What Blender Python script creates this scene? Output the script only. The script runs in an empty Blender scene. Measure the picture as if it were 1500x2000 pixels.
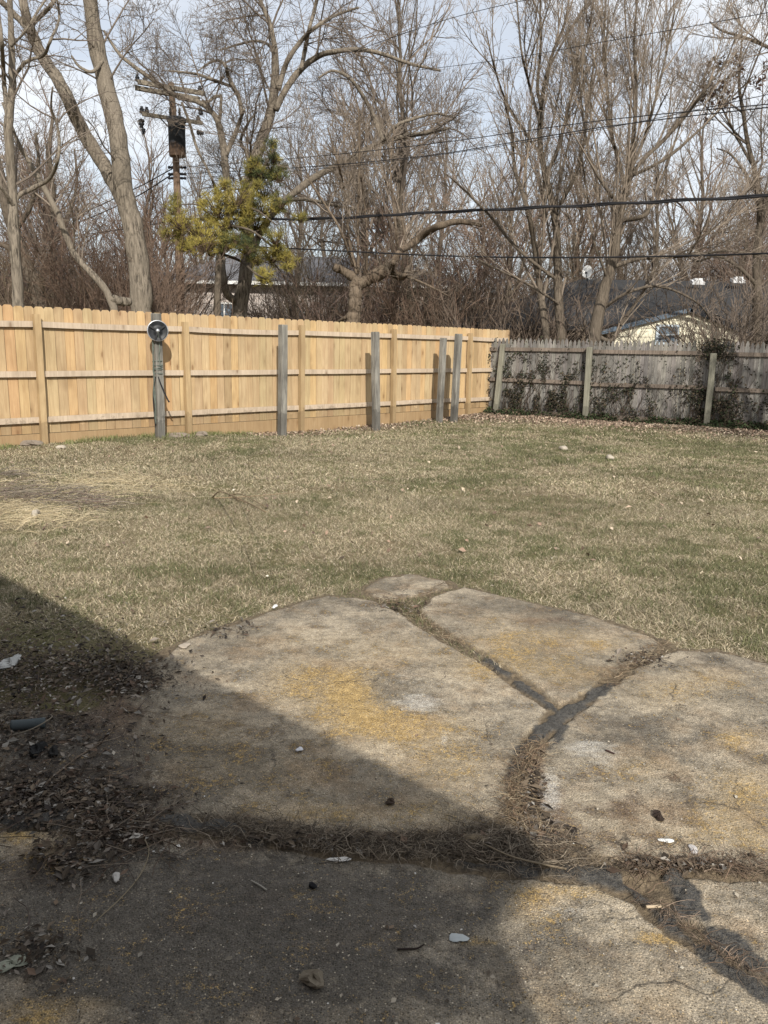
import bpy, math, random
import numpy as np
from mathutils import Vector, Matrix
R = math.radians
# ------------------------------------------------------------------ camera
FPX = 1560.0; PITCH = math.atan(325 / 1560); ROLL = R(1.19); CAMH = 1.5
cF = np.array([0, math.cos(PITCH), -math.sin(PITCH)])
_r0 = np.array([1.0, 0, 0]); _u0 = np.array([0, math.sin(PITCH), math.cos(PITCH)])
cR = math.cos(ROLL) * _r0 + math.sin(ROLL) * _u0
cU = -math.sin(ROLL) * _r0 + math.cos(ROLL) * _u0
scene = bpy.context.scene
cd = bpy.data.cameras.new('camera'); cam = bpy.data.objects.new('camera', cd)
scene.collection.objects.link(cam); scene.camera = cam
cd.sensor_fit = 'VERTICAL'; cd.sensor_height = 36; cd.lens = 36 * FPX / 2000
cd.clip_start = 0.05; cd.clip_end = 3000
M = Matrix(((cR[0], cU[0], -cF[0], 0), (cR[1], cU[1], -cF[1], 0), (cR[2], cU[2], -cF[2], CAMH), (0, 0, 0, 1)))
cam.matrix_world = M
# ------------------------------------------------------------------ light
SUN_EL, SUN_AZ = R(33), R(-11)      # SUN_AZ: heading the light travels towards (from +Y towards +X)
scene.view_settings.view_transform = 'Standard'; scene.view_settings.look = 'None'
scene.view_settings.gamma = 1; scene.view_settings.exposure = 0.16
tdir = Vector((math.sin(SUN_AZ) * math.cos(SUN_EL), math.cos(SUN_AZ) * math.cos(SUN_EL), -math.sin(SUN_EL)))
sl = bpy.data.lights.new('sun', 'SUN'); sl.energy = 5.0; sl.angle = R(0.53); sl.color = (1, .945, .86)
so = bpy.data.objects.new('sun', sl); scene.collection.objects.link(so)
so.rotation_euler = tdir.to_track_quat('-Z', 'Y').to_euler()
w = bpy.data.worlds.new('World'); scene.world = w; w.use_nodes = True
nt = w.node_tree; nt.nodes.clear()
def N(t, kind, **kw):
    n = t.nodes.new(kind)
    for k, v in kw.items():
        if k.startswith('i_'):
            key = k[2:]; key = int(key) if key.isdigit() else key.replace('_', ' ')
            n.inputs[key].default_value = v
        else: setattr(n, k, v)
    return n
sky = N(nt, 'ShaderNodeTexSky', sky_type='NISHITA', sun_disc=False, sun_elevation=SUN_EL, sun_rotation=math.pi + SUN_AZ,
        air_density=1.0, dust_density=0.8, ozone_density=1.2)
tc = N(nt, 'ShaderNodeTexCoord'); mp = N(nt, 'ShaderNodeMapping'); mp.inputs['Scale'].default_value = (1, 1, 3.2)
mp.inputs['Location'].default_value = (5.5, .3, 2.2)
nz = N(nt, 'ShaderNodeTexNoise', i_Scale=1.15, i_Detail=5.0, i_Roughness=.55, i_Distortion=.4)
cr = N(nt, 'ShaderNodeValToRGB'); cr.color_ramp.elements[0].position = .42; cr.color_ramp.elements[1].position = .58
cr.color_ramp.elements[0].color = (.5, .5, .5, 1)
cg = N(nt, 'ShaderNodeValToRGB'); cg.color_ramp.elements[0].color = (8.8, 9.1, 9.6, 1); cg.color_ramp.elements[1].color = (11.3, 11.3, 11.2, 1)
nz2 = N(nt, 'ShaderNodeTexNoise', i_Scale=3.0, i_Detail=5.0)
mx = N(nt, 'ShaderNodeMix', data_type='RGBA'); bg = N(nt, 'ShaderNodeBackground', i_Strength=0.1); wo = N(nt, 'ShaderNodeOutputWorld')
nt.links.new(tc.outputs['Generated'], mp.inputs[0]); nt.links.new(mp.outputs[0], nz.inputs['Vector']); nt.links.new(mp.outputs[0], nz2.inputs['Vector'])
nt.links.new(nz.outputs['Fac'], cr.inputs[0]); nt.links.new(nz2.outputs['Fac'], cg.inputs[0])
nt.links.new(cr.outputs[0], mx.inputs[0]); nt.links.new(sky.outputs[0], mx.inputs[6]); nt.links.new(cg.outputs[0], mx.inputs[7])
nt.links.new(mx.outputs[2], bg.inputs[0]); nt.links.new(bg.outputs[0], wo.inputs[0])

# ------------------------------------------------------------------ helpers
def ray(x, y): return cF * FPX + (x - 750) * cR - (y - 1000) * cU
def G(x, y, z=0.0):
    d = ray(x, y); return np.array([0, 0, CAMH]) + d * ((z - CAMH) / d[2])
def P(x, y, D):
    d = ray(x, y); return np.array([0, 0, CAMH]) + d * (D / d[1])
RG = np.random.default_rng
def _h(i, j, s):
    n = (i.astype(np.int64) * 374761393 + j.astype(np.int64) * 668265263 + s * 1442695041) & 0x7fffffff
    n = ((n ^ (n >> 13)) * 1274126177) & 0x7fffffff
    return ((n ^ (n >> 16)) & 0xffff) / 65535.0
def vnoise(x, y, sc, s=0):
    x = np.asarray(x) * sc; y = np.asarray(y) * sc
    i = np.floor(x); j = np.floor(y); u = x - i; v = y - j
    u = u * u * (3 - 2 * u); v = v * v * (3 - 2 * v); i = i.astype(int); j = j.astype(int)
    return (_h(i, j, s) * (1 - u) + _h(i + 1, j, s) * u) * (1 - v) + (_h(i, j + 1, s) * (1 - u) + _h(i + 1, j + 1, s) * u) * v
def fbm(x, y, sc, s=0, o=4):
    t = 0; a = 1; n = 0
    for k in range(o): t = t + a * vnoise(x, y, sc * 2 ** k, s + k * 7); n += a; a *= .5
    return t / n
def sstep(a, b, x):
    t = np.clip((x - a) / (b - a), 0, 1); return t * t * (3 - 2 * t)
def gz(x, y):
    x = np.asarray(x, float); y = np.asarray(y, float)
    z = -.11 * np.exp(-((x + 1.0) ** 2 / 5 + (y - 15.2) ** 2 / 4)) - .05 * np.exp(-((x - 1) ** 2 + (y - 17.4) ** 2) / 3)
    z = z + (fbm(x, y, .7, 5, 2) - .5) * .05 * sstep(5.0, 8.0, y)
    return z - .03

class MB:
    def __init__(s): s.V = []; s.F = []; s.C = []; s.n = 0
    def add(s, V, F, col=None):
        V = np.asarray(V, float).reshape(-1, 3); F = np.asarray(F, int)
        s.V.append(V); s.F.append(F + s.n); s.n += len(V)
        if col is None: col = (1, 1, 1)
        c = np.asarray(col, float)
        s.C.append(np.broadcast_to(c, (len(V), 3)) if c.ndim == 1 else c)
        return s
    def box(s, c, hx, hy, hz, ax=(1, 0, 0), ay=(0, 1, 0), az=(0, 0, 1), col=None):
        ax = np.array(ax, float); ay = np.array(ay, float); az = np.array(az, float); c = np.array(c, float)
        V = [c + ax * hx * a + ay * hy * b + az * hz * d for d in (-1, 1) for a, b in ((-1, -1), (1, -1), (1, 1), (-1, 1))]
        return s.add(V, [(3, 2, 1, 0), (4, 5, 6, 7), (0, 1, 5, 4), (1, 2, 6, 5), (2, 3, 7, 6), (3, 0, 4, 7)], col)
    def prism(s, poly, vec, col=None):
        poly = np.array(poly, float); n = len(poly); V = np.vstack([poly, poly + np.array(vec, float)])
        for i in range(n): s.F.append(np.array([[i, (i + 1) % n, n + (i + 1) % n, n + i]]) + s.n)
        s.F.append(np.array([list(range(n))[::-1]]) + s.n); s.F.append(np.array([list(range(n, 2 * n))]) + s.n)
        s.V.append(V); s.n += 2 * n; s.C.append(np.broadcast_to(np.array(col if col is not None else (1, 1, 1), float), (2 * n, 3)))
        return s
    def build(s, name, mat, parent=None, smooth=False):
        me = bpy.data.meshes.new(name)
        V = np.vstack(s.V); me.vertices.add(len(V)); me.vertices.foreach_set('co', V.astype(np.float32).ravel())
        loops = np.concatenate([f.ravel() for f in s.F]); tot = np.concatenate([np.full(len(f), f.shape[1]) for f in s.F])
        me.loops.add(len(loops)); me.loops.foreach_set('vertex_index', loops.astype(np.int32))
        st = np.concatenate([[0], np.cumsum(tot)[:-1]])
        me.polygons.add(len(tot)); me.polygons.foreach_set('loop_start', st.astype(np.int32)); me.polygons.foreach_set('loop_total', tot.astype(np.int32))
        me.polygons.foreach_set('use_smooth', np.full(len(tot), bool(smooth)))
        C = np.vstack(s.C); ca = me.color_attributes.new('col', 'FLOAT_COLOR', 'POINT')
        ca.data.foreach_set('color', np.hstack([C, np.ones((len(C), 1))]).astype(np.float32).ravel())
        me.update(calc_edges=True); me.validate()
        o = bpy.data.objects.new(name, me); scene.collection.objects.link(o)
        if mat: me.materials.append(mat)
        if parent is not None: o.parent = parent; o.matrix_parent_inverse = Matrix.Translation(-Vector(parent.location)) if parent.type == 'EMPTY' else Matrix()
        return o
def tag(o, label=None, cat=None, group=None, kind=None):
    if label: o['label'] = label
    if cat: o['category'] = cat
    if group: o['group'] = group
    if kind: o['kind'] = kind
    return o
def empty(name, loc, label, cat, group=None):
    o = bpy.data.objects.new(name, None); scene.collection.objects.link(o); o.location = [float(v) for v in loc]
    return tag(o, label, cat, group)

def tube(mb, Pn, Rn, sides=5, col=None, cap=True):
    """Pn (N,K,3), Rn (N,K): N tubes"""
    Pn = np.asarray(Pn, float); Rn = np.atleast_2d(np.asarray(Rn, float))
    if Pn.ndim == 2: Pn = Pn[None]
    Nn, K, _ = Pn.shape
    T = np.gradient(Pn, axis=1); T /= np.linalg.norm(T, axis=2, keepdims=True) + 1e-9
    ov = Pn[:, -1] - Pn[:, 0]; ref = np.zeros((Nn, 3)); ref[np.arange(Nn), np.argmin(np.abs(ov), axis=1)] = 1
    A = np.cross(T, ref[:, None, :]); A /= np.linalg.norm(A, axis=2, keepdims=True) + 1e-9
    Bn = np.cross(T, A)
    th = np.arange(sides) * 2 * math.pi / sides
    V = Pn[:, :, None, :] + Rn[:, :, None, None] * (np.cos(th)[None, None, :, None] * A[:, :, None, :] + np.sin(th)[None, None, :, None] * Bn[:, :, None, :])
    idx = np.arange(Nn * K * sides).reshape(Nn, K, sides)
    a = idx[:, :-1, :]; b = idx[:, 1:, :]; a2 = np.roll(a, -1, 2); b2 = np.roll(b, -1, 2)
    F = np.stack([a, a2, b2, b], -1).reshape(-1, 4)
    c = None
    if col is not None:
        c = np.asarray(col, float)
        if c.ndim == 2: c = np.repeat(c, K * sides, 0)
    mb.add(V.reshape(-1, 3), F, c)
    if cap and Nn < 60:
        for n in range(Nn):
            mb.F.append(idx[n, -1][None, :] + mb.n - len(V.reshape(-1, 3))); mb.F.append(idx[n, 0][None, ::-1] + mb.n - len(V.reshape(-1, 3)))
def catmull(pts, K):
    pts = np.array(pts, float); n = len(pts)
    if n == 2: return pts[0] + (pts[1] - pts[0]) * np.linspace(0, 1, K)[:, None]
    ext = np.vstack([2 * pts[0] - pts[1], pts, 2 * pts[-1] - pts[-2]])
    out = []
    for t in np.linspace(0, n - 1, K):
        i = min(int(t), n - 2); u = t - i; p0, p1, p2, p3 = ext[i:i + 4]
        out.append(.5 * ((2 * p1) + (-p0 + p2) * u + (2 * p0 - 5 * p1 + 4 * p2 - p3) * u * u + (-p0 + 3 * p1 - 3 * p2 + p3) * u ** 3))
    return np.array(out)
def limb(pts, D, K=12, seed=0, drift=.0, D2=None):
    """a limb through traced points (x, y, width) at distance D, drifting in depth towards D2"""
    n = len(pts); D2 = D if D2 is None else D2; rg = RG(seed); q = []
    for i, (x, y, wd) in enumerate(pts):
        d = D + (D2 - D) * i / max(1, n - 1) + (rg.normal() * drift if 0 < i else 0)
        p = P(x, y, d); q.append([*p, wd * .5 * d / 1590])
    q = catmull(q, K); return q[:, :3], np.maximum(q[:, 3], .004)
def spawn(Pp, Rp, n, rg, ang=(35, 60), lr=(.4, .7), K=6, wig=.12, up=.25, rr=.6, rmin=.006, t0=.25, t1=1.0, lmin=.15, lmax=9, tap=.35, ground=None):
    """children of N parents: n per parent (float ok), vectorised"""
    Nn, Kp, _ = Pp.shape
    L = np.linalg.norm(np.diff(Pp, axis=1), axis=2).sum(1)
    wgt = L / L.mean() if n > 0 else L
    cnt = np.floor(n * np.clip(wgt, .3, 4) + rg.random(Nn)).astype(int)
    pi = np.repeat(np.arange(Nn), cnt); m = len(pi)
    t = t0 + (t1 - t0) * rg.random(m); f = t * (Kp - 1); i = np.minimum(f.astype(int), Kp - 2); u = (f - i)[:, None]
    base = Pp[pi, i] * (1 - u) + Pp[pi, i + 1] * u
    rb = Rp[pi, i] * (1 - u[:, 0]) + Rp[pi, i + 1] * u[:, 0]
    T = Pp[pi, i + 1] - Pp[pi, i]; T /= np.linalg.norm(T, axis=1, keepdims=True) + 1e-9
    rv = rg.normal(size=(m, 3)); rv -= (rv * T).sum(1, keepdims=True) * T; rv /= np.linalg.norm(rv, axis=1, keepdims=True) + 1e-9
    a = np.radians(rg.uniform(ang[0], ang[1], m))[:, None]
    d = T * np.cos(a) + rv * np.sin(a); d[:, 2] += up * .6; d /= np.linalg.norm(d, axis=1, keepdims=True)
    ln = np.clip(L[pi] * rg.uniform(lr[0], lr[1], m) * (1.15 - .6 * t), lmin, lmax)
    r0 = np.clip(rb * rg.uniform(.5, 1, m) * rr / .75, rmin, None); r0 = np.minimum(r0, rb * .9 + .001); r0 = np.minimum(r0, ln * .010 + rmin)
    out = np.zeros((m, K, 3)); out[:, 0] = base; seg = ln / (K - 1)
    for k in range(1, K):
        out[:, k] = out[:, k - 1] + d * seg[:, None]
        d = d + rg.normal(size=(m, 3)) * wig; d[:, 2] += up * .12; d /= np.linalg.norm(d, axis=1, keepdims=True)
    s = np.linspace(0, 1, K)[None]
    Rn = np.maximum(r0[:, None] * (1 - s * (1 - tap)), rmin * .7)
    return out, Rn
def cat(*prs):
    K = prs[0][0].shape[1]; return np.concatenate([p[0] for p in prs]), np.concatenate([p[1] for p in prs])
def stack(limbs): return np.array([l[0] for l in limbs]), np.array([l[1] for l in limbs])
def leaves(mb, c, size, rg, cols, flat=.5, elong=1.6, up=None):
    c = np.asarray(c, float); m = len(c)
    if up is None: up = np.tile([0, 0, 1.0], (m, 1))
    nrm = up * 1.0 + rg.normal(size=(m, 3)) * flat; nrm /= np.linalg.norm(nrm, axis=1, keepdims=True)
    a = np.cross(nrm, rg.normal(size=(m, 3))); a /= np.linalg.norm(a, axis=1, keepdims=True); b = np.cross(nrm, a)
    sz = np.broadcast_to(size, (m,))[:, None]
    curl = rg.uniform(-.1, .45, (m, 1))
    V = np.stack([c - a * sz * elong / 2, c + b * sz / 2 + nrm * sz * curl, c + a * sz * elong / 2 + nrm * sz * curl * .5, c - b * sz / 2 + nrm * sz * curl], 1).reshape(-1, 3)
    i = np.arange(m)[:, None] * 4
    mb.add(V, np.vstack([i + [0, 2, 1], i + [0, 3, 2]]), np.repeat(cols, 4, 0))
def pick(rg, m, pal, wts=None, var=.15):
    pal = np.array(pal, float); k = rg.choice(len(pal), m, p=wts); c = pal[k] * (1 + rg.uniform(-var, var, (m, 1)) * 2)
    return np.clip(c, .005, .95)

# ------------------------------------------------------------------ materials
def mat(name, rough=.8, spec=.3):
    m = bpy.data.materials.new(name); m.use_nodes = True; t = m.node_tree; b = t.nodes['Principled BSDF']
    b.inputs['Roughness'].default_value = rough; b.inputs['Specular IOR Level'].default_value = spec
    return m, t, b
def mixc(t, fac, a, b, mode='MIX'):
    n = N(t, 'ShaderNodeMix', data_type='RGBA', blend_type=mode)
    for s, v in ((0, fac), (6, a), (7, b)):
        if hasattr(v, 'is_linked') or hasattr(v, 'node'): t.links.new(v, n.inputs[s])
        else: n.inputs[s].default_value = v if s == 0 else ((*v, 1) if len(v) == 3 else v)
    return n.outputs[2]
def ramp(t, src, a, b, ca=(0, 0, 0), cb=(1, 1, 1)):
    n = N(t, 'ShaderNodeValToRGB'); e = n.color_ramp.elements; e[0].position = a; e[1].position = b
    e[0].color = (*ca, 1); e[1].color = (*cb, 1); t.links.new(src, n.inputs[0]); return n.outputs[0]
def coords(t, scale=(1, 1, 1), kind='Object'):
    c = N(t, 'ShaderNodeTexCoord'); m = N(t, 'ShaderNodeMapping'); m.inputs['Scale'].default_value = scale
    t.links.new(c.outputs[kind], m.inputs[0]); return m.outputs[0]
def noise(t, vec, sc, det=4, rough=.6, out='Fac', dist=0):
    n = N(t, 'ShaderNodeTexNoise', i_Scale=sc, i_Detail=float(det), i_Roughness=rough, i_Distortion=dist); t.links.new(vec, n.inputs['Vector']); return n.outputs[out]
def bump(t, b, h, st=.3, dist=.01):
    n = N(t, 'ShaderNodeBump', i_Strength=st, i_Distance=dist); t.links.new(h, n.inputs['Height']); t.links.new(n.outputs[0], b.inputs['Normal'])
def attr(t, name='col', out='Color'):
    n = N(t, 'ShaderNodeAttribute', attribute_name=name); return n.outputs[out]
def col_mat(name, base=(1, 1, 1), var=.35, sc=6, scale=(1, 1, 1), rough=.85, bst=.0, bd=.01, useattr=True, spec=.2, trans=0):
    m, t, b = mat(name, rough, spec); v = coords(t, scale)
    n1 = noise(t, v, sc, 6, .65)
    lo = tuple(x * (1 - var) for x in base); hi = tuple(min(1, x * (1 + var)) for x in base)
    c = ramp(t, n1, .3, .7, lo, hi)
    if useattr: c = mixc(t, 1.0, c, attr(t), 'MULTIPLY')
    t.links.new(c, b.inputs['Base Color'])
    if bst: bump(t, b, n1, bst, bd)
    return m
def bark_mat(name, base, dark, sc=(14, 14, 2.2)):
    m, t, b = mat(name, .9, .15); v = coords(t, sc)
    n1 = noise(t, v, 1.6, 7, .7, dist=.5); n2 = noise(t, coords(t), .9, 4)
    c = ramp(t, n1, .4, .56, dark, base); c = mixc(t, ramp(t, n2, .4, .65), c, tuple(x * .8 for x in base), 'MIX')
    t.links.new(mixc(t, 1.0, c, attr(t), 'MULTIPLY'), b.inputs['Base Color']); bump(t, b, n1, 1.0, .05); return m
MATT = col_mat('tinted', (1, 1, 1), .25, 9)                 # colour from the vertex, slight mottling
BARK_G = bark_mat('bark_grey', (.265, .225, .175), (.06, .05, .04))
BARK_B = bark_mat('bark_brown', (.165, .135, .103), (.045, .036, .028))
TWIG = col_mat('twig_brown', (.15, .122, .098), .3, 3)
TWIG_R = col_mat('twig_reddish', (.165, .12, .092), .3, 3)
TWIG_P = col_mat('twig_pale', (.21, .172, .135), .3, 3)

def wood_mat(name, base, dark, rough=.75, knots=True, grain=1.0, stain=.25):
    m, t, b = mat(name, rough, .25)
    v = coords(t, (22, 22, 1.3)); a = attr(t, 'col')
    # per-board offset so that no two boards share a grain
    ad = N(t, 'ShaderNodeVectorMath', operation='MULTIPLY_ADD'); t.links.new(a, ad.inputs[0]); ad.inputs[1].default_value = (37, 53, 71); t.links.new(v, ad.inputs[2])
    g = noise(t, ad.outputs[0], 1.6, 6, .65, dist=.8)
    c = ramp(t, g, .3, .72, dark, base)
    if knots:
        kv = coords(t, (7.5, 7.5, 3.2)); ka = N(t, 'ShaderNodeVectorMath', operation='MULTIPLY_ADD'); t.links.new(a, ka.inputs[0]); ka.inputs[1].default_value = (91, 77, 63); t.links.new(kv, ka.inputs[2])
        vo = N(t, 'ShaderNodeTexVoronoi', i_Scale=.75); t.links.new(ka.outputs[0], vo.inputs['Vector'])
        kn = ramp(t, vo.outputs['Distance'], .07, .14, (1, 1, 1), (0, 0, 0))
        c = mixc(t, kn, c, (.15, .075, .035))
        kn2 = ramp(t, vo.outputs['Distance'], .12, .34, (.6, .6, .6), (0, 0, 0)); c = mixc(t, kn2, c, tuple(x * .8 for x in dark))
    bl = noise(t, coords(t, (1, 1, .5)), 2.4, 4, .6)
    c = mixc(t, ramp(t, bl, .45, .68, (0, 0, 0), (stain, stain, stain)), c, tuple(x * .55 for x in dark))
    sz = N(t, 'ShaderNodeSeparateXYZ'); t.links.new(coords(t), sz.inputs[0]); ns = noise(t, coords(t, (3, 3, 3)), 2.2, 5, .7)
    spl = N(t, 'ShaderNodeMath', operation='MULTIPLY_ADD'); t.links.new(ns, spl.inputs[0]); spl.inputs[1].default_value = -.55; t.links.new(sz.outputs[2], spl.inputs[2])
    c = mixc(t, ramp(t, spl.outputs[0], -.22, -.06, (.4, .4, .4), (0, 0, 0)), c, tuple(x * .45 for x in dark))
    t.links.new(mixc(t, 1.0, c, a, 'MULTIPLY'), b.inputs['Base Color']); bump(t, b, g, .35, .005); return m
WNEW = wood_mat('new_pine_boards', (.53, .405, .24), (.37, .255, .14), stain=.3)
WPOST = wood_mat('new_treated_post', (.46, .34, .19), (.31, .215, .115))
WRAIL = wood_mat('new_rail_wood', (.55, .45, .34), (.38, .30, .22))
WGREY = wood_mat('weathered_grey_wood', (.32, .305, .265), (.085, .08, .072), .9, False, stain=.6)
WOLD = wood_mat('old_fence_boards', (.33, .308, .28), (.10, .092, .083), .95, False, stain=.55)
WGRN = wood_mat('mossy_grey_post', (.30, .285, .225), (.13, .125, .095), .9, False, stain=.3)

# ------------------------------------------------------------------ ground
def grid_ground():
    def axis(lo, hi, fl, fh, st):
        a = list(np.arange(fl, fh + 1e-6, st)); s = st; x = fl
        while x > lo: s *= 1.35; x -= s; a.insert(0, x)
        s = st; x = a[-1]
        while x < hi: s *= 1.35; x += s; a.append(x)
        return np.array(a)
    X = axis(-400, 400, -9, 12, .12); Y = axis(-300, 600, 3, 22, .12)
    xx, yy = np.meshgrid(X, Y); zz = gz(xx, yy) - .004
    # the soil dips below the slabs
    V = np.stack([xx, yy, zz], -1).reshape(-1, 3); n = len(X)
    i = (np.arange(len(Y) - 1)[:, None] * n + np.arange(n - 1)[None]).reshape(-1, 1)
    mb = MB(); mb.add(V, i + [0, 1, n + 1, n]); return mb
m, t, b = mat('lawn_soil', .95, .1); v = coords(t)
n1 = noise(t, v, 90, 4, .7); n2 = noise(t, v, .9, 5, .6); n3 = noise(t, coords(t, (1, 1, 1)), 28, 5, .7)
c = ramp(t, n1, .3, .7, (.07, .055, .035), (.27, .215, .13)); c2 = ramp(t, n3, .3, .7, (.05, .06, .02), (.13, .13, .05))
c = mixc(t, ramp(t, n2, .42, .62, (0, 0, 0), (.7, .7, .7)), c, c2); t.links.new(c, b.inputs['Base Color']); bump(t, b, n3, .5, .03)
ground = tag(grid_ground().build('ground', m), kind='structure')

# ---- patio: one height field, slabs divided by cracks
def poly(px): return np.array([G(x, y)[:2] for x, y in px])
SLABS = {
 'A': poly([(345,1265),(400,1237),(520,1197),(640,1162),(730,1172),(790,1205),(850,1245),(930,1287),(1000,1337),(1066,1385),(1055,1408),(1020,1450),(1006,1490),(995,1550),(970,1596),(900,1625),(800,1636),(700,1632),(600,1620),(430,1600),(330,1585),(255,1588),(120,1578),(-200,1560),(-300,1420),(0,1380),(150,1400),(225,1370),(260,1330)]),
 'B': poly([(860,1158),(905,1147),(1000,1168),(1100,1190),(1200,1218),(1285,1246),(1292,1262),(1250,1285),(1180,1325),(1120,1368),(1092,1372),(1000,1308),(930,1268),(870,1232),(835,1205),(825,1183)]),
 'C': poly([(708,1152),(740,1131),(800,1120),(865,1133),(878,1145),(830,1160),(752,1174)]),
 'D': poly([(1330,1270),(1400,1272),(1500,1295),(1750,1330),(2000,1400),(2000,1720),(1500,1690),(1400,1683),(1290,1688),(1200,1680),(1115,1642),(1072,1604),(1044,1562),(1036,1502),(1060,1456),(1113,1408),(1192,1338),(1276,1283)]),
 'E': poly([(-700,1625),(0,1622),(150,1626),(430,1640),(600,1668),(800,1692),(1000,1712),(1150,1730),(1230,1762),(1300,1815),(1400,1895),(1500,1965),(1800,2150),(1800,2700),(-1200,2700)]),
 'F': poly([(1338,1712),(1500,1722),(2000,1760),(2200,2100),(1800,2050),(1500,1890),(1400,1822),(1318,1762)]),
}
TAR = [([(925,1268),(1000,1322),(1090,1388)], [.018,.03,.055]), ([(1200,1335),(1150,1362),(1095,1392),(1060,1425),(1015,1470),(990,1530),(985,1590)], [.035,.045,.075,.05,.04,.03,.02]),
       ([(-300,1605),(0,1603),(120,1600),(160,1608)], [.06,.05,.05,.02]), ([(310,1598),(380,1606),(450,1622),(520,1650)], [.03,.05,.05,.02]),
       ([(900,1680),(1000,1692),(1100,1700),(1180,1708),(1240,1735)], [.03,.045,.05,.06,.05]), ([(1240,1735),(1300,1795),(1390,1870),(1500,1945),(1700,2080)], [.05,.035,.035,.04,.04]),
       ([(1320,1720),(1345,1768),(1400,1820),(1500,1890),(1700,2020)], [.06,.05,.045,.045,.05]), ([(1075,1405),(1100,1420),(1085,1450),(1060,1470)], [.05,.04,.035,.02])]
def sdist(pg, x, y):
    inside = np.zeros(x.shape, bool); dm = np.full(x.shape, 1e9); n = len(pg)
    for i in range(n):
        a = pg[i]; c = pg[(i + 1) % n]; e = c - a; L2 = e @ e
        tt = np.clip(((x - a[0]) * e[0] + (y - a[1]) * e[1]) / L2, 0, 1)
        dm = np.minimum(dm, np.hypot(x - a[0] - tt * e[0], y - a[1] - tt * e[1]))
        cnd = (a[1] > y) != (c[1] > y)
        with np.errstate(divide='ignore', invalid='ignore'): inside ^= cnd & (x < (c[0] - a[0]) * (y - a[1]) / (c[1] - a[1] + 1e-12) + a[0])
    return np.where(inside, dm, -dm)
def pdist(pl, wd, x, y):
    dm = np.full(x.shape, 9.0)
    for i in range(len(pl) - 1):
        a = pl[i]; e = pl[i + 1] - a; tt = np.clip(((x - a[0]) * e[0] + (y - a[1]) * e[1]) / (e @ e), 0, 1)
        dm = np.minimum(dm, np.hypot(x - a[0] - tt * e[0], y - a[1] - tt * e[1]) - (wd[i] + (wd[i + 1] - wd[i]) * tt))
    return dm
def slab_sd(x, y):
    jx = (fbm(x, y, 9, 3, 6) - .5) * .065; s = np.full(np.shape(x), -9.0)
    for k in SLABS: s = np.maximum(s, sdist(SLABS[k], x, y))
    return s + jx
def blob(x, y, px, py, rx, ry, rot=0):
    c = G(px, py)[:2]; e = G(px + rx, py)[:2] - c; n = G(px, py - ry)[:2] - c
    Mi = np.linalg.inv(np.array([e, n]).T); u = Mi[0, 0] * (x - c[0]) + Mi[0, 1] * (y - c[1]); v = Mi[1, 0] * (x - c[0]) + Mi[1, 1] * (y - c[1])
    return np.exp(-(u * u + v * v))
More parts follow.
